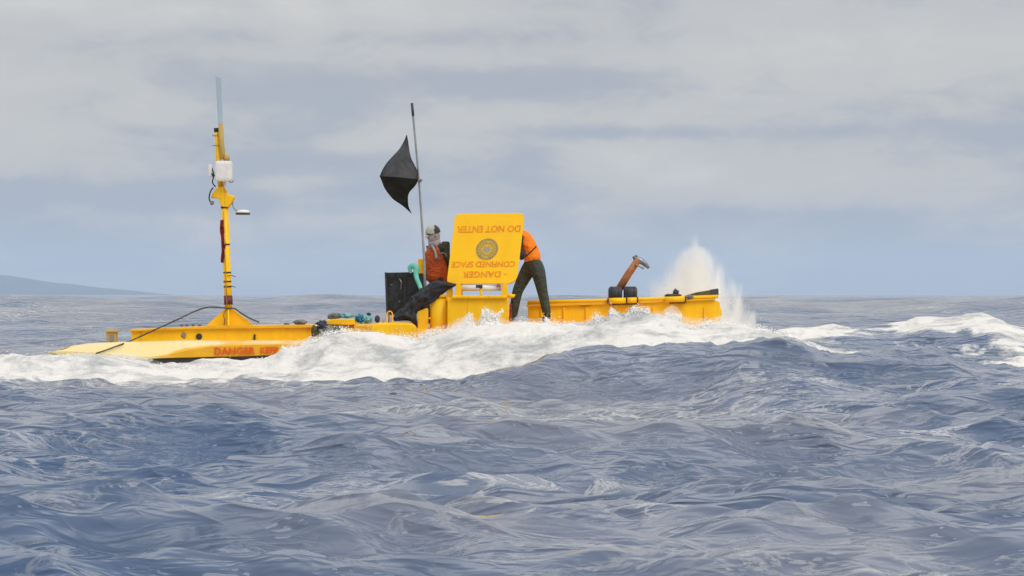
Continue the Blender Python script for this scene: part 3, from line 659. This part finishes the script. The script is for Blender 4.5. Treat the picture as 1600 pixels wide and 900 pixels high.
# ================================================================== loose things on the craft
# mooring rope over the mast foot
o = tube('rope', [P(150, 552, 39.7), P(163, 548, 39.72), P(190, 538, 39.9), P(212, 529, 40.5), P(245, 514, 40.5), (P(280, 498, 40.55)), P(303, 487, 40.65), P(325, 480, 40.75), P(345, 480.5, 40.84), P(356, 482, 40.85), P(367, 482.5, 40.86), P(378, 490, 40.86), P(392, 498, 40.85), P(405, 503.5, 40.85)], .012, M['rope'], None, 8, True)
tag(o, 'dark mooring rope slung over the foot of the yellow mast', 'rope')
o = tube('line', [P(355.5, 480, 40.8), P(349.5, 492, 40.75), P(351, 500, 40.78), P(350, 508, 40.8)], .006, M['rope'], None, 6, True)
tag(o, 'thin dark line hanging down the triangular mast foot', 'line')
for i, (x, y, s, lab) in enumerate(((448, 506, .05, 'small dark lump of weed on the beam left of the grey coil'), (469, 503.5, .11, 'grey coil of wet rope lying on the yellow beam top'))):
    o = crumple('rope_coil', P(x, y, 40.95), (s, s, s*.42), M['greycloth'], None, .3, 2.5, i+2, 3); tag(o, lab, 'rope')
o = crumple('rope_bundle', P(512, 521, 40.2), (.17, .14, .11), M['greycloth'], None, .45, 2.8, 11, 4); tag(o, 'dark grey tangle of wet rope spilling over the foam beside the slanting pipe', 'rope')
o = crumple('rope_bundle', P(503, 510, 40.25), (.10, .1, .09), M['dark'], None, .45, 2.8, 13, 4); tag(o, 'nearly black rope tangle at the top of the slanting white pipe', 'rope')
o = crumple('netting', P(491, 517, 40.15), (.05, .06, .10), M['weed'], None, .4, 2.8, 15, 3); tag(o, 'olive yellow clump of weed caught against the slanting white pipe', 'weed')
o = crumple('canister', P(526, 513, 40.15), (.06, .06, .04), M['black'], None, .2, 2, 16, 3); tag(o, 'black rubber fitting half sunk in the foam below the yellow tray', 'fitting')
for i, x in enumerate((533, 541, 551)):
    o = crumple('debris', P(x, 517+i*1.2, 39.2), (.025+.01*i, .02, .016), M['dark'], None, .4, 2, 20+i, 2)
    tag(o, ['small dark scrap on the foam left of its two neighbours', 'middle of three small dark scraps on the foam', 'largest and rightmost of three dark scraps on the foam'][i], 'debris', 'dark scraps on the foam')
o = crumple('rope_bundle', P(523, 494.5, 40.6), (.11, .1, .055), M['greycloth'], None, .45, 3, 23, 4); tag(o, 'grey rope heap lying behind the low yellow tray', 'rope')
o = crumple('cloth_bundle', P(541, 493.5, 40.6), (.13, .1, .035), M['teal2'], None, .45, 3, 24, 4); tag(o, 'pale teal cloth bundle on the deck behind the yellow tray', 'cloth')
o = crumple('cloth_bundle', P(562, 497.5, 40.5), (.07, .08, .068), M['blue'], None, .5, 3, 25, 4); tag(o, 'deep blue cloth bundle right of the yellow tray', 'cloth')
o = crumple('cloth_bundle', P(574, 499, 40.45), (.07, .08, .06), M['teal2'], None, .5, 3, 27, 4); tag(o, 'light turquoise cloth heap beside the deep blue bundle', 'cloth')
o = crumple('fitting', P(576, 491, 40.6), (.038, .04, .028), M['black'], None, .3, 3, 28, 3); tag(o, 'small black fitting poking up above the turquoise cloth', 'fitting')
o = crumple('float_ball', P(589.5, 498.5, 40.4), (.042, .045, .062), M['dark'], None, .2, 2, 29, 3); tag(o, 'dark grey upright float left of the yellow lifting loop', 'float')
# black panel
pn = thing('equipment_case', 'tall black open case standing left of the person in the faded vest', 'case', P(628, 492, 40.5))
prism('front_panel', [(602, 426), (650, 425), (650, 492), (604, 492)], 40.5, 40.53, M['panel'], pn, .006)
prism('side_panel', [(601, 425.5), (604.5, 425.5), (606.5, 492), (603.5, 492)], 40.46, 40.9, M['black'], pn, .006)
pbox('back_panel', 606, 427, 662, 490, 40.86, 40.9, M['black'], pn, .006)
pbox('divider', 631, 428, 634, 490, 40.47, 40.5, M['black'], pn, .004)
tube('handle', [P(624, 436, 40.48), P(627, 441, 40.45), P(626, 452, 40.48)], .008, M['steel'], pn, 8, True)
for x, y in ((624, 471), (612, 445)): tube('latch_stud', [P(x, y, 40.47), P(x, y, 40.5)], .012, M['steel'], pn, 8)
# teal hose
o = tube('hose', [P(642, 427, 40.4), P(640.5, 419, 40.4), P(645, 415, 40.4), P(650.5, 419, 40.4), P(650, 428, 40.38), P(652, 437, 40.34), P(656, 446, 40.28), P(657.5, 452, 40.2)], [.02, .038, .05, .05, .04, .036, .034, .03], M['teal'], None, 12, True)
tag(o, 'teal hose looped over the black case and under the dark sheet', 'hose')
# dark sheet
def sheet():
    top = [(714, 444), (704, 441.5), (690, 438.5), (676, 439), (665, 447), (652, 456), (643, 463), (636, 471), (629, 480), (620, 486), (614, 496)]
    bot = [(714, 445.5), (705, 451), (694, 458), (684, 467), (674, 474), (662, 480), (652, 486), (651, 497), (653, 513), (640, 502), (616, 502)]
    A = smooth_path([P(x, y, 40.0) for x, y in top], 5); B = smooth_path([P(x, y, 40.0) for x, y in bot], 5); bm = bmesh.new(); g = []
    from mathutils import noise as mn
    n = 26
    for i, (a, b) in enumerate(zip(A, B)):
        u = i/(len(A)-1); row = []
        for j in range(n+1):
            v = j/n; p = a.lerp(b, v); bul = math.sin(math.pi*v)**.7
            w = mn.fractal(Vector((u*9, v*2.2, 3)), 1, 2, 4)*.06+abs(mn.noise(Vector((u*9+v*3, v*3, 8))))*.10*(.15+u)
            p.y -= .12*bul-.15*(1-u)*0+w*min(1, u*6+.05)-.08; p.z += w*.25*bul
            if i == len(A)-1: pass
            row.append(bm.verts.new(p))
        g.append(row)
    for i in range(len(g)-1):
        for j in range(n): bm.faces.new((g[i][j], g[i][j+1], g[i+1][j+1], g[i+1][j]))
    bmesh.ops.solidify(bm, geom=list(bm.faces), thickness=.008)
    o = link('sheet', bm_mesh(bm, 'sheet'), M['tarp'], None, smooth=True); tag(o, 'wet black sheet hanging in folds below the person in the faded vest', 'sheet')
sheet()
# flag on its pole
fp = thing('flag', 'torn black flag on a tall leaning grey pole beside the capped person', 'flag', P(664, 470, 40.35))
tube('pole', [P(643.8, 162, 40.35), P(645.5, 182, 40.35), P(651, 240, 40.35), P(656, 300, 40.35), P(660, 360, 40.35), P(663, 410, 40.35), P(664.5, 480, 40.35)], [.018, .018, .017, .018, .019, .02, .02], M['pole'], fp, 10)
tube('pole_tip', [P(643.6, 161, 40.35), P(645.5, 181, 40.35)], .022, M['dark'], fp, 10)
def flag():
    Lf = [(635, 211), (631, 221), (624, 233), (615, 243), (606, 253), (600, 262), (596, 270), (594, 276), (597, 284), (601, 294), (607, 303), (615, 312), (624, 318), (632, 324), (642, 333)]
    Rt = [(636, 211), (638, 222), (640, 236), (643, 248), (647, 256), (651, 264), (654, 271), (654, 281), (651, 288), (646, 294), (641, 299), (638, 305), (637.5, 313), (638.5, 323), (643, 333)]
    n = 14
    from mathutils import noise as mn
    for half in (0, 1):
        rg = range(0, 8) if half == 0 else range(7, 15)
        A = smooth_path([P(*Lf[i], 40.3) for i in rg], 4); B = smooth_path([P(*Rt[i], 40.3) for i in rg], 4); bm = bmesh.new(); g = []
        for i, (a, b) in enumerate(zip(A, B)):
            u = i/(len(A)-1); k = u if half == 0 else 1-u; row = []
            for j in range(n+1):
                v = j/n; p = a.lerp(b, v); w = mn.fractal(Vector((v*2.5, k*2.0+half*5, 1)), 1, 2, 3)
                if half == 0:
                    p.y += -.26*k*math.sin(math.pi*(.15+.7*v))+.07*w*(1-k)
                else:
                    p.y += -.26*k*math.sin(math.pi*(.15+.7*v))+.05*w*(1-k)+.1*(1-k)
                row.append(bm.verts.new(p))
            g.append(row)
        for i in range(len(g)-1):
            for j in range(n): bm.faces.new((g[i][j], g[i][j+1], g[i+1][j+1], g[i+1][j]))
        bmesh.ops.solidify(bm, geom=list(bm.faces), thickness=.006)
        link('flag_cloth', bm_mesh(bm, 'flag_cloth'), M['flag_lit'] if half == 0 else M['flag_shaded'], fp, smooth=True)
    crumple('tie', P(656, 282, 40.33), (.035, .03, .035), M['pole'], fp, .4, 2, 3, 3)
    tube('tie_end', [P(656, 282, 40.3), P(660, 281, 40.3)], .008, M['dark'], fp, 6)
    tube('tie_end', [P(596, 276, 40.25), P(592.5, 275, 40.25)], .006, M['dark'], fp, 6)
flag()
# twin drums and the leaning davit
for i, (x0, x1) in enumerate(((950.5, 972), (974.5, 995.5))):
    d = thing('rubber_drum', ('left' if i == 0 else 'right')+' one of the two dark rubber drums under the leaning orange arm', 'drum', P((x0+x1)/2, 468, 41.05), 'rubber drums on the yellow rail')
    tube('drum_body', [P(x0, 458, 41.05), P(x0+1.5, 458, 41.05), P(x0+3, 458, 41.05), P(x1-3, 458, 41.05), P(x1-1.2, 458, 41.05), P(x1, 458, 41.05)], [.07, .095, .107, .107, .095, .07], M['panel'] if 0 else M['dark'], d, 22)
    for x in (x0+5, x1-5): tube('drum_band', [P(x-.7, 458, 41.05), P(x+.7, 458, 41.05)], .111, M['black'], d, 22)
dv = thing('davit', 'rusty orange arm with a flanged head leaning right above two dark drums', 'davit', P(968, 450, 41.1))
tube('arm', [P(966, 454, 41.15), P(982, 428, 41.15), P(997, 406, 41.15)], [.062, .060, .056], M['rust'], dv, 16)
hd = tube('head_plate', [P(990, 401.5, 41.15), P(999, 406, 41.15), P(1008, 412.5, 41.15), P(1014, 419, 41.15)], [.028, .05, .042, .022], M['steel'], dv, 12)
tube('head_cap', [P(989, 403.5, 41.15), P(996, 400.5, 41.15)], .028, M['weed'], dv, 10)
tube('head_pin', [P(993, 413, 41.08), P(1006, 420, 41.08)], .012, M['steel'], dv, 8)
# hardware further right
ch = thing('deck_cleat', 'dark cluster of rusty fittings on the rail left of the weedy beam', 'cleat', P(1055, 466, 41.0))
crumple('fitting_base', P(1052, 462, 41.05), (.14, .09, .035), M['weed'], ch, .35, 2.5, 31, 3)
crumple('fitting_head', P(1056, 456.5, 41.05), (.05, .05, .05), M['dark'], ch, .35, 2.5, 33, 3)
tube('fitting_arm', [P(1041, 461, 41.0), P(1058, 463.5, 41.0)], .014, M['dark'], ch, 8)
bmw = thing('timber_beam', 'dark weed covered beam sticking out to the right over the yellow rail', 'beam', P(1090, 466, 41.1))
prism('beam_body', [(1068, 463), (1090, 456.5), (1122, 451.5), (1122.5, 460.5), (1092, 465), (1072, 468)], 41.0, 41.18, M['weed'], bmw, .01)
prism('beam_end', [(1111, 452.5), (1122.6, 450.8), (1123, 461), (1111, 462.5)], 40.985, 41.195, M['dark'], bmw, .006)
crumple('weed_clump', P(1077, 464.5, 41.0), (.09, .08, .04), M['greycloth'], bmw, .5, 3, 35, 3)

# ================================================================== people
def undersuit(o, bare, mat):
    '''skin stays bare only round the given points, the rest of the body wears a dark layer'''
    o.data.materials.append(mat); off = wloc(o)
    for p in o.data.polygons:
        c = p.center+off; p.material_index = 0 if any((c-b).length < rr for b, rr in bare) else 1
def hand(Vs, Es, Rs, wi, wrist, direction, side, curl=.5):
    """palm, four unequal fingers and a thumb, as chains off the wrist vertex wi"""
    d = direction.normalized(); sd_ = side.normalized(); nrm = d.cross(sd_).normalized()
    def add(p, r, par): Vs.append(p); Rs.append(r); Es.append((par, len(Vs)-1)); return len(Vs)-1
    palm = add(wrist+d*.055, (.036, .018), wi); kn = add(wrist+d*.085, (.038, .016), palm)
    for k, ln in enumerate((.068, .078, .072, .056)):
        off = sd_*(.030-.020*k); a = add(wrist+d*.10+off, .0095, kn)
        b = add(Vs[a]+(d*math.cos(curl)+nrm*math.sin(curl))*ln*.5, .0088, a)
        add(Vs[b]+(d*math.cos(curl*2)+nrm*math.sin(curl*2))*ln*.45, .0078, b)
    a = add(wrist+d*.045+sd_*.038, .011, palm); b = add(Vs[a]+(d*.6+sd_*.6+nrm*.3)*.035, .0098, a); add(Vs[b]+(d*.9+nrm*.4)*.028, .0088, b)

def person1():
    Yp = 40.95
    t = thing('person', 'person in a cap and faded orange vest crouching behind the black sheet', 'person', P(680, 505, Yp))
    q = lambda x, y, dy=0: P(x, y, Yp+dy)
    V_ = [q(687, 443), q(686, 428), q(684, 408), q(683, 391), q(679, 381, -.02), q(677, 372, -.03), q(676, 364, -.04), q(676.5, 357, -.03)]
    Rr = [(.15, .12), (.135, .11), (.15, .115), (.135, .10), .055, (.068, .078), (.082, .092), (.06, .065)]
    E_ = [(0, 1), (1, 2), (2, 3), (3, 4), (4, 5), (5, 6), (6, 7)]
    def add(p, r, par): V_.append(p); Rr.append(r); E_.append((par, len(V_)-1)); return len(V_)-1
    # near arm reaches behind the lid, far arm hangs towards the case
    s = add(q(692, 388, -.12), .06, 3); e = add(q(701, 410, -.06), .045, s); w = add(q(712, 425, .02), .030, e)
    hand(V_, E_, Rr, w, V_[w], Vector((1, .2, -.3)), Vector((0, -1, .3)))
    s2 = add(q(672, 389, .12), .06, 3); e2 = add(q(668, 411, .16), .045, s2); w2 = add(q(664, 432, .06), .030, e2)
    hand(V_, E_, Rr, w2, V_[w2], Vector((-.2, -.3, -.8)), Vector((1, 0, 0)))
    nbody = len(V_)
    for s_, hy in ((-1, -.10), (1, .10)):
        h = add(q(684, 450, hy), .095, 0); k = add(q(655, 462, hy*1.6), .068, h); a = add(q(674, 492, hy*1.4), .045, k); f = add(q(672, 500, hy*1.4), .045, a); add(q(656, 503, hy*1.4-.02), .035, f)
    body = skin('body', V_, E_, Rr, M['skin'], t, 2); undersuit(body, [(q(676, 364, -.04), .17), (V_[w], .16), (V_[w2], .16)], M['sleeve'])
    # trousers
    V2 = [q(686, 446), q(685, 436)]; E2 = [(0, 1)]; R2 = [(.205, .17), (.18, .15)]
    for hy in (-.10, .10):
        b = len(V2); V2 += [q(684, 450, hy), q(656, 462, hy*1.6), q(673, 490, hy*1.4)]; R2 += [.112, .085, .065]; E2 += [(0, b), (b, b+1), (b+1, b+2)]
    skin('trousers', V2, E2, R2, M['trouser1'], t, 2)
    for hy in (-.14, .14):
        skin('boot', [q(675, 492, hy), q(673, 501, hy), q(655, 503, hy)], [(0, 1), (1, 2)], [.06, .055, .045], M['strap'], t, 2)
    # dark shirt sleeves
    for a, b, c in ((q(690, 387, -.09), q(701, 410, -.06), q(711, 424, .02)), (q(674, 389, .10), q(668, 411, .16), q(664.5, 430, .07))):
        skin('sleeve', [a, b, c], [(0, 1), (1, 2)], [.095, .07, .05], M['sleeve'], t, 2)
    # vest
    skin('vest', [q(684, 446), q(684, 428), q(683, 407), q(682.5, 393), q(681, 384), q(691, 387.5, -.09), q(672, 388, .08)], [(0, 1), (1, 2), (2, 3), (3, 4), (3, 5), (3, 6)],
         [(.200, .16), (.195, .16), (.205, .165), (.195, .155), (.11, .10), .085, .085], M['vest1'], t, 2)
    # armhole trim, collar and pack on the back
    o = tube('armhole_trim', [q(692+6.5*math.cos(a), 404+8.5*math.sin(a), -.165-.02*math.cos(a)) for a in [math.pi*.9+i*math.tau/24 for i in range(13)]], .014, M['greycloth'], t, 8)
    tube('collar', [q(675, 384, -.12), q(680, 393, -.165), q(682, 404, -.17)], .020, M['buff'], t, 8, True)
    pk = q(696, 390, .0); wbox('pack', (pk.x-.06, pk.y-.13, pk.z-.15), (pk.x+.07, pk.y+.12, pk.z+.13), M['sleeve'], t, .035)
    # head cover, glasses, cap
    bm = bmesh.new(); bmesh.ops.create_uvsphere(bm, u_segments=24, v_segments=16, radius=1)
    c = q(677.5, 369, -.04)
    for v in bm.verts: v.co = Vector((v.co.x*.104, v.co.y*.105, v.co.z*.122))+c
    link('face_cover', bm_mesh(bm, 'face_cover'), M['buff'], t, smooth=True)
    tube('neck_cover', [q(678, 373, -.03), q(680, 386, -.01)], [.092, .115], M['buff'], t, 18)
    skin('nose', [q(668.5, 364, -.08), q(666.7, 368.5, -.09)], [(0, 1)], [.012, .017], M['skin'], t, 2)
    for dy_ in (-.115, -.02): tube('eye', [q(667.6+(.9 if dy_ < -.1 else -.6), 364.8, dy_-.012), q(669.5, 364.8, dy_)], .012, M['black'], t, 8)
    tube('glasses', [q(675, 365.5, -.137), q(669.5, 366, -.128), q(667.2, 366, -.06), q(667.8, 365.5, .02)], .014, M['black'], t, 8, True)
    tube('ear', [q(680.5, 366, -.142), q(680.5, 370, -.140)], .014, M['skin'], t, 8)
    bm = bmesh.new(); bmesh.ops.create_uvsphere(bm, u_segments=28, v_segments=16, radius=1)
    bmesh.ops.bisect_plane(bm, geom=list(bm.verts)+list(bm.edges)+list(bm.faces), plane_co=(0, 0, -.15), plane_no=(0, 0, 1), clear_inner=True)
    c = q(676.5, 363.5, -.04)
    rot = Matrix.Rotation(R(-14), 3, 'Y')
    for v in bm.verts: v.co = rot @ Vector((v.co.x*.122, v.co.y*.122, v.co.z*.130))+c
    mc = bm_mesh(bm, 'cap'); mc.materials.append(M['cap']); mc.materials.append(M['capback'])
    for p in mc.polygons: p.material_index = 1 if (p.center.x-c.x) > .025 else 0
    cp = link('cap', mc, None, t, smooth=True)
    prism('cap_brim', [(675, 363), (665.5, 368), (663.5, 371), (664.5, 372), (672, 369), (676, 367)], Yp-.13, Yp+.05, M['cap'], cp, .006)
person1()

def person2():
    Yp = 40.72
    t = thing('person', 'person in bright orange jacket and dark trousers bending behind the open yellow lid', 'person', P(830, 500, Yp))
    q = lambda x, y, dy=0: P(x, y, Yp+dy)
    V_ = [q(833, 413), q(830, 399), q(823, 382), q(815, 369), q(804, 362), q(795, 359), q(787, 357), q(781, 356)]
    Rr = [(.13, .11), (.125, .105), (.145, .115), (.13, .10), .055, .07, (.085, .09), .065]
    E_ = [(i, i+1) for i in range(7)]
    def add(p, r, par): V_.append(p); Rr.append(r); E_.append((par, len(V_)-1)); return len(V_)-1
    hands_ = []
    for hy in (-.17, .17):
        s = add(q(812, 374, hy), .058, 3); e = add(q(801, 401, hy*.9), .043, s); w = add(q(783, 415, hy*.6), .030, e)
        hand(V_, E_, Rr, w, V_[w], Vector((-1, 0, -.5)), Vector((0, -1, 0))); hands_.append((V_[w].copy(), .15))
    legs = (([(826, 420, .08), (809, 453, .09), (801, 492, .08), (799, 499, .08), (786, 501, .03)]), ([(840, 418, -.08), (847, 453, -.09), (855, 489, -.08), (857, 497, -.08), (846, 500, -.14)]))
    for lg in legs:
        p = 0
        for (x, y, hy), r in zip(lg, (.092, .064, .044, .045, .034)): p = add(q(x, y, hy), r, p)
    bd_ = skin('body', V_, E_, Rr, M['skin'], t, 2); undersuit(bd_, [(q(787, 357), .17)]+hands_, M['sleeve'])
    V2 = [q(833, 414), q(832, 404)]; E2 = [(0, 1)]; R2 = [(.165, .14), (.15, .13)]
    for lg in legs:
        b = len(V2); p = 0
        mid1 = [(lg[0][i]*.5+lg[1][i]*.5) for i in range(3)]
        chain = [lg[0], tuple((lg[0][i]+lg[1][i])/2 for i in range(3)), lg[1], tuple((lg[1][i]+lg[2][i])/2 for i in range(3)), (lg[2][0], lg[2][1]+5, lg[2][2])]
        for (x, y, hy), r in zip(chain, (.130, .112, .090, .082, .072)):
            V2.append(q(x, y, hy)); R2.append(r); E2.append((p, len(V2)-1)); p = len(V2)-1
    skin('trousers', V2, E2, R2, M['trouser'], t, 2)
    for lg in legs:
        a, f, toe = lg[2], lg[3], lg[4]
        skin('boot', [q(*a), q(*f), q(*toe)], [(0, 1), (1, 2)], [.062, .055, .045], M['strap'], t, 2)
    skin('jacket', [q(834, 413), q(831, 398), q(824, 382), q(817, 370), q(810, 363)], [(0, 1), (1, 2), (2, 3), (3, 4)], [(.180, .155), (.182, .15), (.195, .15), (.175, .14), (.12, .10)], M['vest2'], t, 2)
    for hy in (-.17, .17):
        skin('sleeve', [q(814, 374, hy*.9), q(805, 399, hy*.95), q(789, 412, hy*.7)], [(0, 1), (1, 2)], [.075, .056, .042], M['vest2'] if hy > 0 else M['sleeve'], t, 2)
    tube('harness_strap', [q(838, 385, -.135), q(831, 392, -.165), q(823, 399, -.178), q(813, 406, -.17)], .011, M['strap'], t, 8, True)
    crumple('tool_pouch', q(815, 398, -.17), (.065, .05, .085), M['strap'], t, .25, 2, 41, 3)
    crumple('shoulder_badge', q(815.5, 371.5, -.145), (.032, .03, .05), M['strap'], t, .2, 2, 42, 3)
    bm = bmesh.new(); bmesh.ops.create_uvsphere(bm, u_segments=20, v_segments=12, radius=1); c = q(787, 355)
    for v in bm.verts: v.co = Vector((v.co.x*.115, v.co.y*.105, v.co.z*.105))+c
    link('hood', bm_mesh(bm, 'hood'), M['vest2'], t, smooth=True)
person2()

# ================================================================== spray
def drops(name, pts, rad, label):
    """one mesh of many small water drops (octahedra and icosahedra)"""
    bm = bmesh.new(); bmesh.ops.create_icosphere(bm, subdivisions=1, radius=1); bv = np.array([v.co[:] for v in bm.verts]); bf = np.array([[v.index for v in f.verts] for f in bm.faces]); bm.free()
    n = len(pts); st = 1+.9*(rng.random((n, 1, 3))-.4); V_ = pts[:, None, :]+bv[None]*rad[:, None, None]*st
    F_ = bf[None]+(np.arange(n)*len(bv))[:, None, None]; V_ = V_.reshape(-1, 3); F_ = F_.reshape(-1, 3)
    me = bpy.data.meshes.new(name); me.vertices.add(len(V_)); me.vertices.foreach_set('co', V_.ravel().astype(np.float32))
    me.loops.add(F_.size); me.loops.foreach_set('vertex_index', F_.ravel().astype(np.int32)); me.polygons.add(len(F_))
    me.polygons.foreach_set('loop_start', np.arange(0, F_.size, 3, dtype=np.int32)); me.polygons.foreach_set('use_smooth', np.ones(len(F_), bool)); me.update(calc_edges=True)
    o = link(name, me, M['spray']); o['kind'] = 'stuff'; o['label'] = label; return o
# drops thrown up along the crest of the wash
n = 9000; cx = rng.uniform(-8, 4.2, n); hz = np.interp(cx, *crest); lift = rng.exponential(.035, n)
yy = YC+rng.normal(0, .12, n); keep = rng.random(n) < .35+.65*(np.interp(cx, [-8, -3, -1, 4], [.1, .35, 1, 1]))
pts = np.stack([cx, yy, hz-.03+lift], -1)[keep]; drops('spray_drops', pts, (rng.uniform(.003, .013, keep.sum())*np.exp(-lift[keep]*4)), 'fine white drops flying above the crest of the wash')

# tongues of foam flung up off the crest: (base px, base row, tip px, tip row, base width, drops)
tp = []; tr = []
for bx, by, tx, ty_, wd, n in ((729, 512, 736, 492, 6, 420), (757, 512, 754, 485, 7, 700), (764, 510, 762, 484, 8, 700), (772, 508, 786, 485, 6, 500), (742, 515, 728, 503, 6, 260),
                               (935, 512, 932, 493, 6, 500), (957, 505, 955, 482, 7, 700), (975, 505, 984, 489, 7, 400), (995, 500, 990, 480, 12, 900), (1008, 500, 1013, 483, 9, 700),
                               (1045, 505, 1042, 490, 8, 600), (1056, 505, 1064, 492, 7, 500), (1100, 515, 1110, 502, 10, 500), (855, 512, 853, 497, 6, 400), (540, 528, 533, 514, 8, 300), (672, 530, 668, 518, 8, 300), (445, 552, 441, 541, 6, 200), (478, 545, 474, 536, 6, 200)):
    v = rng.random(n)**1.25; bend = (v**2)*(tx-bx)+v*.0
    xx = bx+bend+rng.normal(0, 1, n)*wd*.5*(1-v*.75); yy_ = by+(ty_-by)*v+rng.normal(0, 1.4, n); Yd = YC+.05+rng.normal(0, .10, n)
    tp.append(np.stack([(xx-800)*Yd/D, Yd, CH+(HZ-yy_)*Yd/D], -1)); tr.append(rng.uniform(.006, .022, n)*(1-.65*v))
drops('foam_splash', np.concatenate(tp), np.concatenate(tr), 'ragged tongues of white splash in front of the yellow hull')
n = 260; xx = rng.uniform(3.4, 9.5, n)

# the tall plume at the right end: a cone of mist that leans left, thickest along its right side
PB = P(1073, 512, 42.45)
n = 6500; v = .95*rng.random(n)**1.4; w_ = .85*(1-v)**.75+.05; side = rng.beta(1.6, .9, n)*2-1
X_ = PB.x+.13*v+side*w_*(1+rng.normal(0, .05, n)); Y_ = PB.y+rng.normal(0, .18, n)*(1.2-v); Z_ = PB.z+v*1.36+rng.normal(0, .03, n)
cl_ = fbm(X_*9+Z_*2, Z_*3.0, 4, 80) > .02
pts = np.stack([X_, Y_, Z_], -1)[cl_]; drops('plume_drops', pts, rng.uniform(.0015, .008, len(pts)), 'drops of the tall spray plume at the right end of the craft')
def plume_volume():
    bm = bmesh.new(); bmesh.ops.create_cube(bm, size=1)
    bmesh.ops.scale(bm, vec=(2.5, 1.2, 1.75), verts=bm.verts); bmesh.ops.translate(bm, vec=(PB.x-.1, PB.y, PB.z+.80), verts=bm.verts)
    m = bpy.data.materials.new('spray_mist'); m.use_nodes = True; t = m.node_tree; t.nodes.remove(t.nodes['Principled BSDF'])
    v = t.nodes.new('ShaderNodeVolumePrincipled'); v.inputs['Color'].default_value = (1, .99, .965, 1); v.inputs['Anisotropy'].default_value = .0
    geo = t.nodes.new('ShaderNodeNewGeometry'); mp = t.nodes.new('ShaderNodeMapping'); t.links.new(geo.outputs['Position'], mp.inputs[0])
    mp.inputs[1].default_value = (-PB.x, -PB.y, -PB.z); sp = t.nodes.new('ShaderNodeSeparateXYZ'); t.links.new(mp.outputs[0], sp.inputs[0]); x, y, z = sp.outputs
    zn = math_(t, 'DIVIDE', z, 1.36, clamp=True); iz = math_(t, 'SUBTRACT', 1.0, zn)
    w = math_(t, 'ADD', math_(t, 'MULTIPLY', math_(t, 'POWER', iz, .66), 1.10), .10)
    ax = math_(t, 'DIVIDE', math_(t, 'SUBTRACT', x, math_(t, 'MULTIPLY', zn, .13)), w); ay = math_(t, 'DIVIDE', y, math_(t, 'MULTIPLY', math_(t, 'ADD', w, .1), .55))
    d = math_(t, 'SQRT', math_(t, 'ADD', math_(t, 'MULTIPLY', ax, ax), math_(t, 'MULTIPLY', ay, ay)))
    r1 = t.nodes.new('ShaderNodeMapping'); r1.inputs[2].default_value = (0, R(-14), 0); r1.inputs[3].default_value = (1.9, 1.4, .7); t.links.new(mp.outputs[0], r1.inputs[0])
    n1_ = noise(t, 2.3, 9, r1.outputs[0], .72, .5)
    fld = math_(t, 'ADD', math_(t, 'SUBTRACT', 1.0, d), math_(t, 'MULTIPLY', math_(t, 'SUBTRACT', n1_, .5), 2.5))
    edge = mapr(t, fld, .0, .75); top = mapr(t, z, 1.3, 1.62, 1, 0); bot = mapr(t, z, -.07, .05)
    lean = mapr(t, ax, -1.0, .45, .10, 1.0, False); lo_ = mapr(t, z, .2, 1.2, 1.0, .6)
    dn = edge
    for k in (top, bot, lean, lo_): dn = math_(t, 'MULTIPLY', dn, k)
    t.links.new(math_(t, 'MULTIPLY', dn, 9.0), v.inputs['Density']); t.links.new(v.outputs[0], t.nodes['Material Output'].inputs['Volume'])
    o = link('spray_mist', bm_mesh(bm, 'spray_mist'), m); o['kind'] = 'stuff'; o['label'] = 'white mist of the spray plume at the right end of the craft'; recenter(o)
plume_volume()
# thin mist blowing off the crest of the wash
def crest_mist():
    xs = np.arange(-7.4, 3.9, .08); bm = bmesh.new(); prev = None
    for x in xs:
        hz_ = float(np.interp(x, *crest)); up_ = .03+.17*max(0, .5+1.6*float(fbm(np.array([x*1.3]), np.array([0.]), 4, 90)[0]))*float(np.interp(x, [-7.4, -3.5, -2, 3.2, 3.9], [.3, .6, 1, 1, .3]))
        sec = [(YC-.75, hz_-.35), (YC-.35, hz_-.02+up_*.3), (YC-.05, hz_+up_), (YC+.3, hz_+up_*.8), (YC+.6, hz_-.2), (YC+.3, hz_-.5)]
        rg = [bm.verts.new((x, y, z)) for y, z in sec]
        if prev:
            for k in range(6): bm.faces.new((prev[k], prev[(k+1) % 6], rg[(k+1) % 6], rg[k]))
        else: bm.faces.new(rg)
        prev = rg
    bm.faces.new(prev[::-1])
    m = bpy.data.materials.new('crest_mist'); m.use_nodes = True; t = m.node_tree; t.nodes.remove(t.nodes['Principled BSDF'])
    v = t.nodes.new('ShaderNodeVolumePrincipled'); v.inputs['Color'].default_value = (1, .99, .97, 1); v.inputs['Anisotropy'].default_value = 0
    geo = t.nodes.new('ShaderNodeNewGeometry'); nn = noise(t, 2.4, 5, geo.outputs['Position'], .62, .6)
    t.links.new(mapr(t, nn, .44, .68, 0, 2.0), v.inputs['Density']); t.links.new(v.outputs[0], t.nodes['Material Output'].inputs['Volume'])
    o = link('crest_mist', bm_mesh(bm, 'crest_mist'), m); o['kind'] = 'stuff'; o['label'] = 'thin mist blowing off the white crest along the craft'; recenter(o)
crest_mist()

# ------------------------------------------------------------------ sea air
bm = bmesh.new(); bmesh.ops.create_cube(bm, size=1); bmesh.ops.scale(bm, vec=(20000, 13500, 200), verts=bm.verts); bmesh.ops.translate(bm, vec=(0, 6700, 98), verts=bm.verts)
m = bpy.data.materials.new('sea_air'); m.use_nodes = True; t = m.node_tree; t.nodes.remove(t.nodes['Principled BSDF'])
v = t.nodes.new('ShaderNodeVolumePrincipled'); v.inputs['Density'].default_value = 0.95e-4; v.inputs['Color'].default_value = (.58, .735, .95, 1)
t.links.new(v.outputs[0], t.nodes['Material Output'].inputs['Volume'])
o = link('haze', bm_mesh(bm, 'haze'), m); o['kind'] = 'stuff'; o['label'] = 'thin pale sea haze'
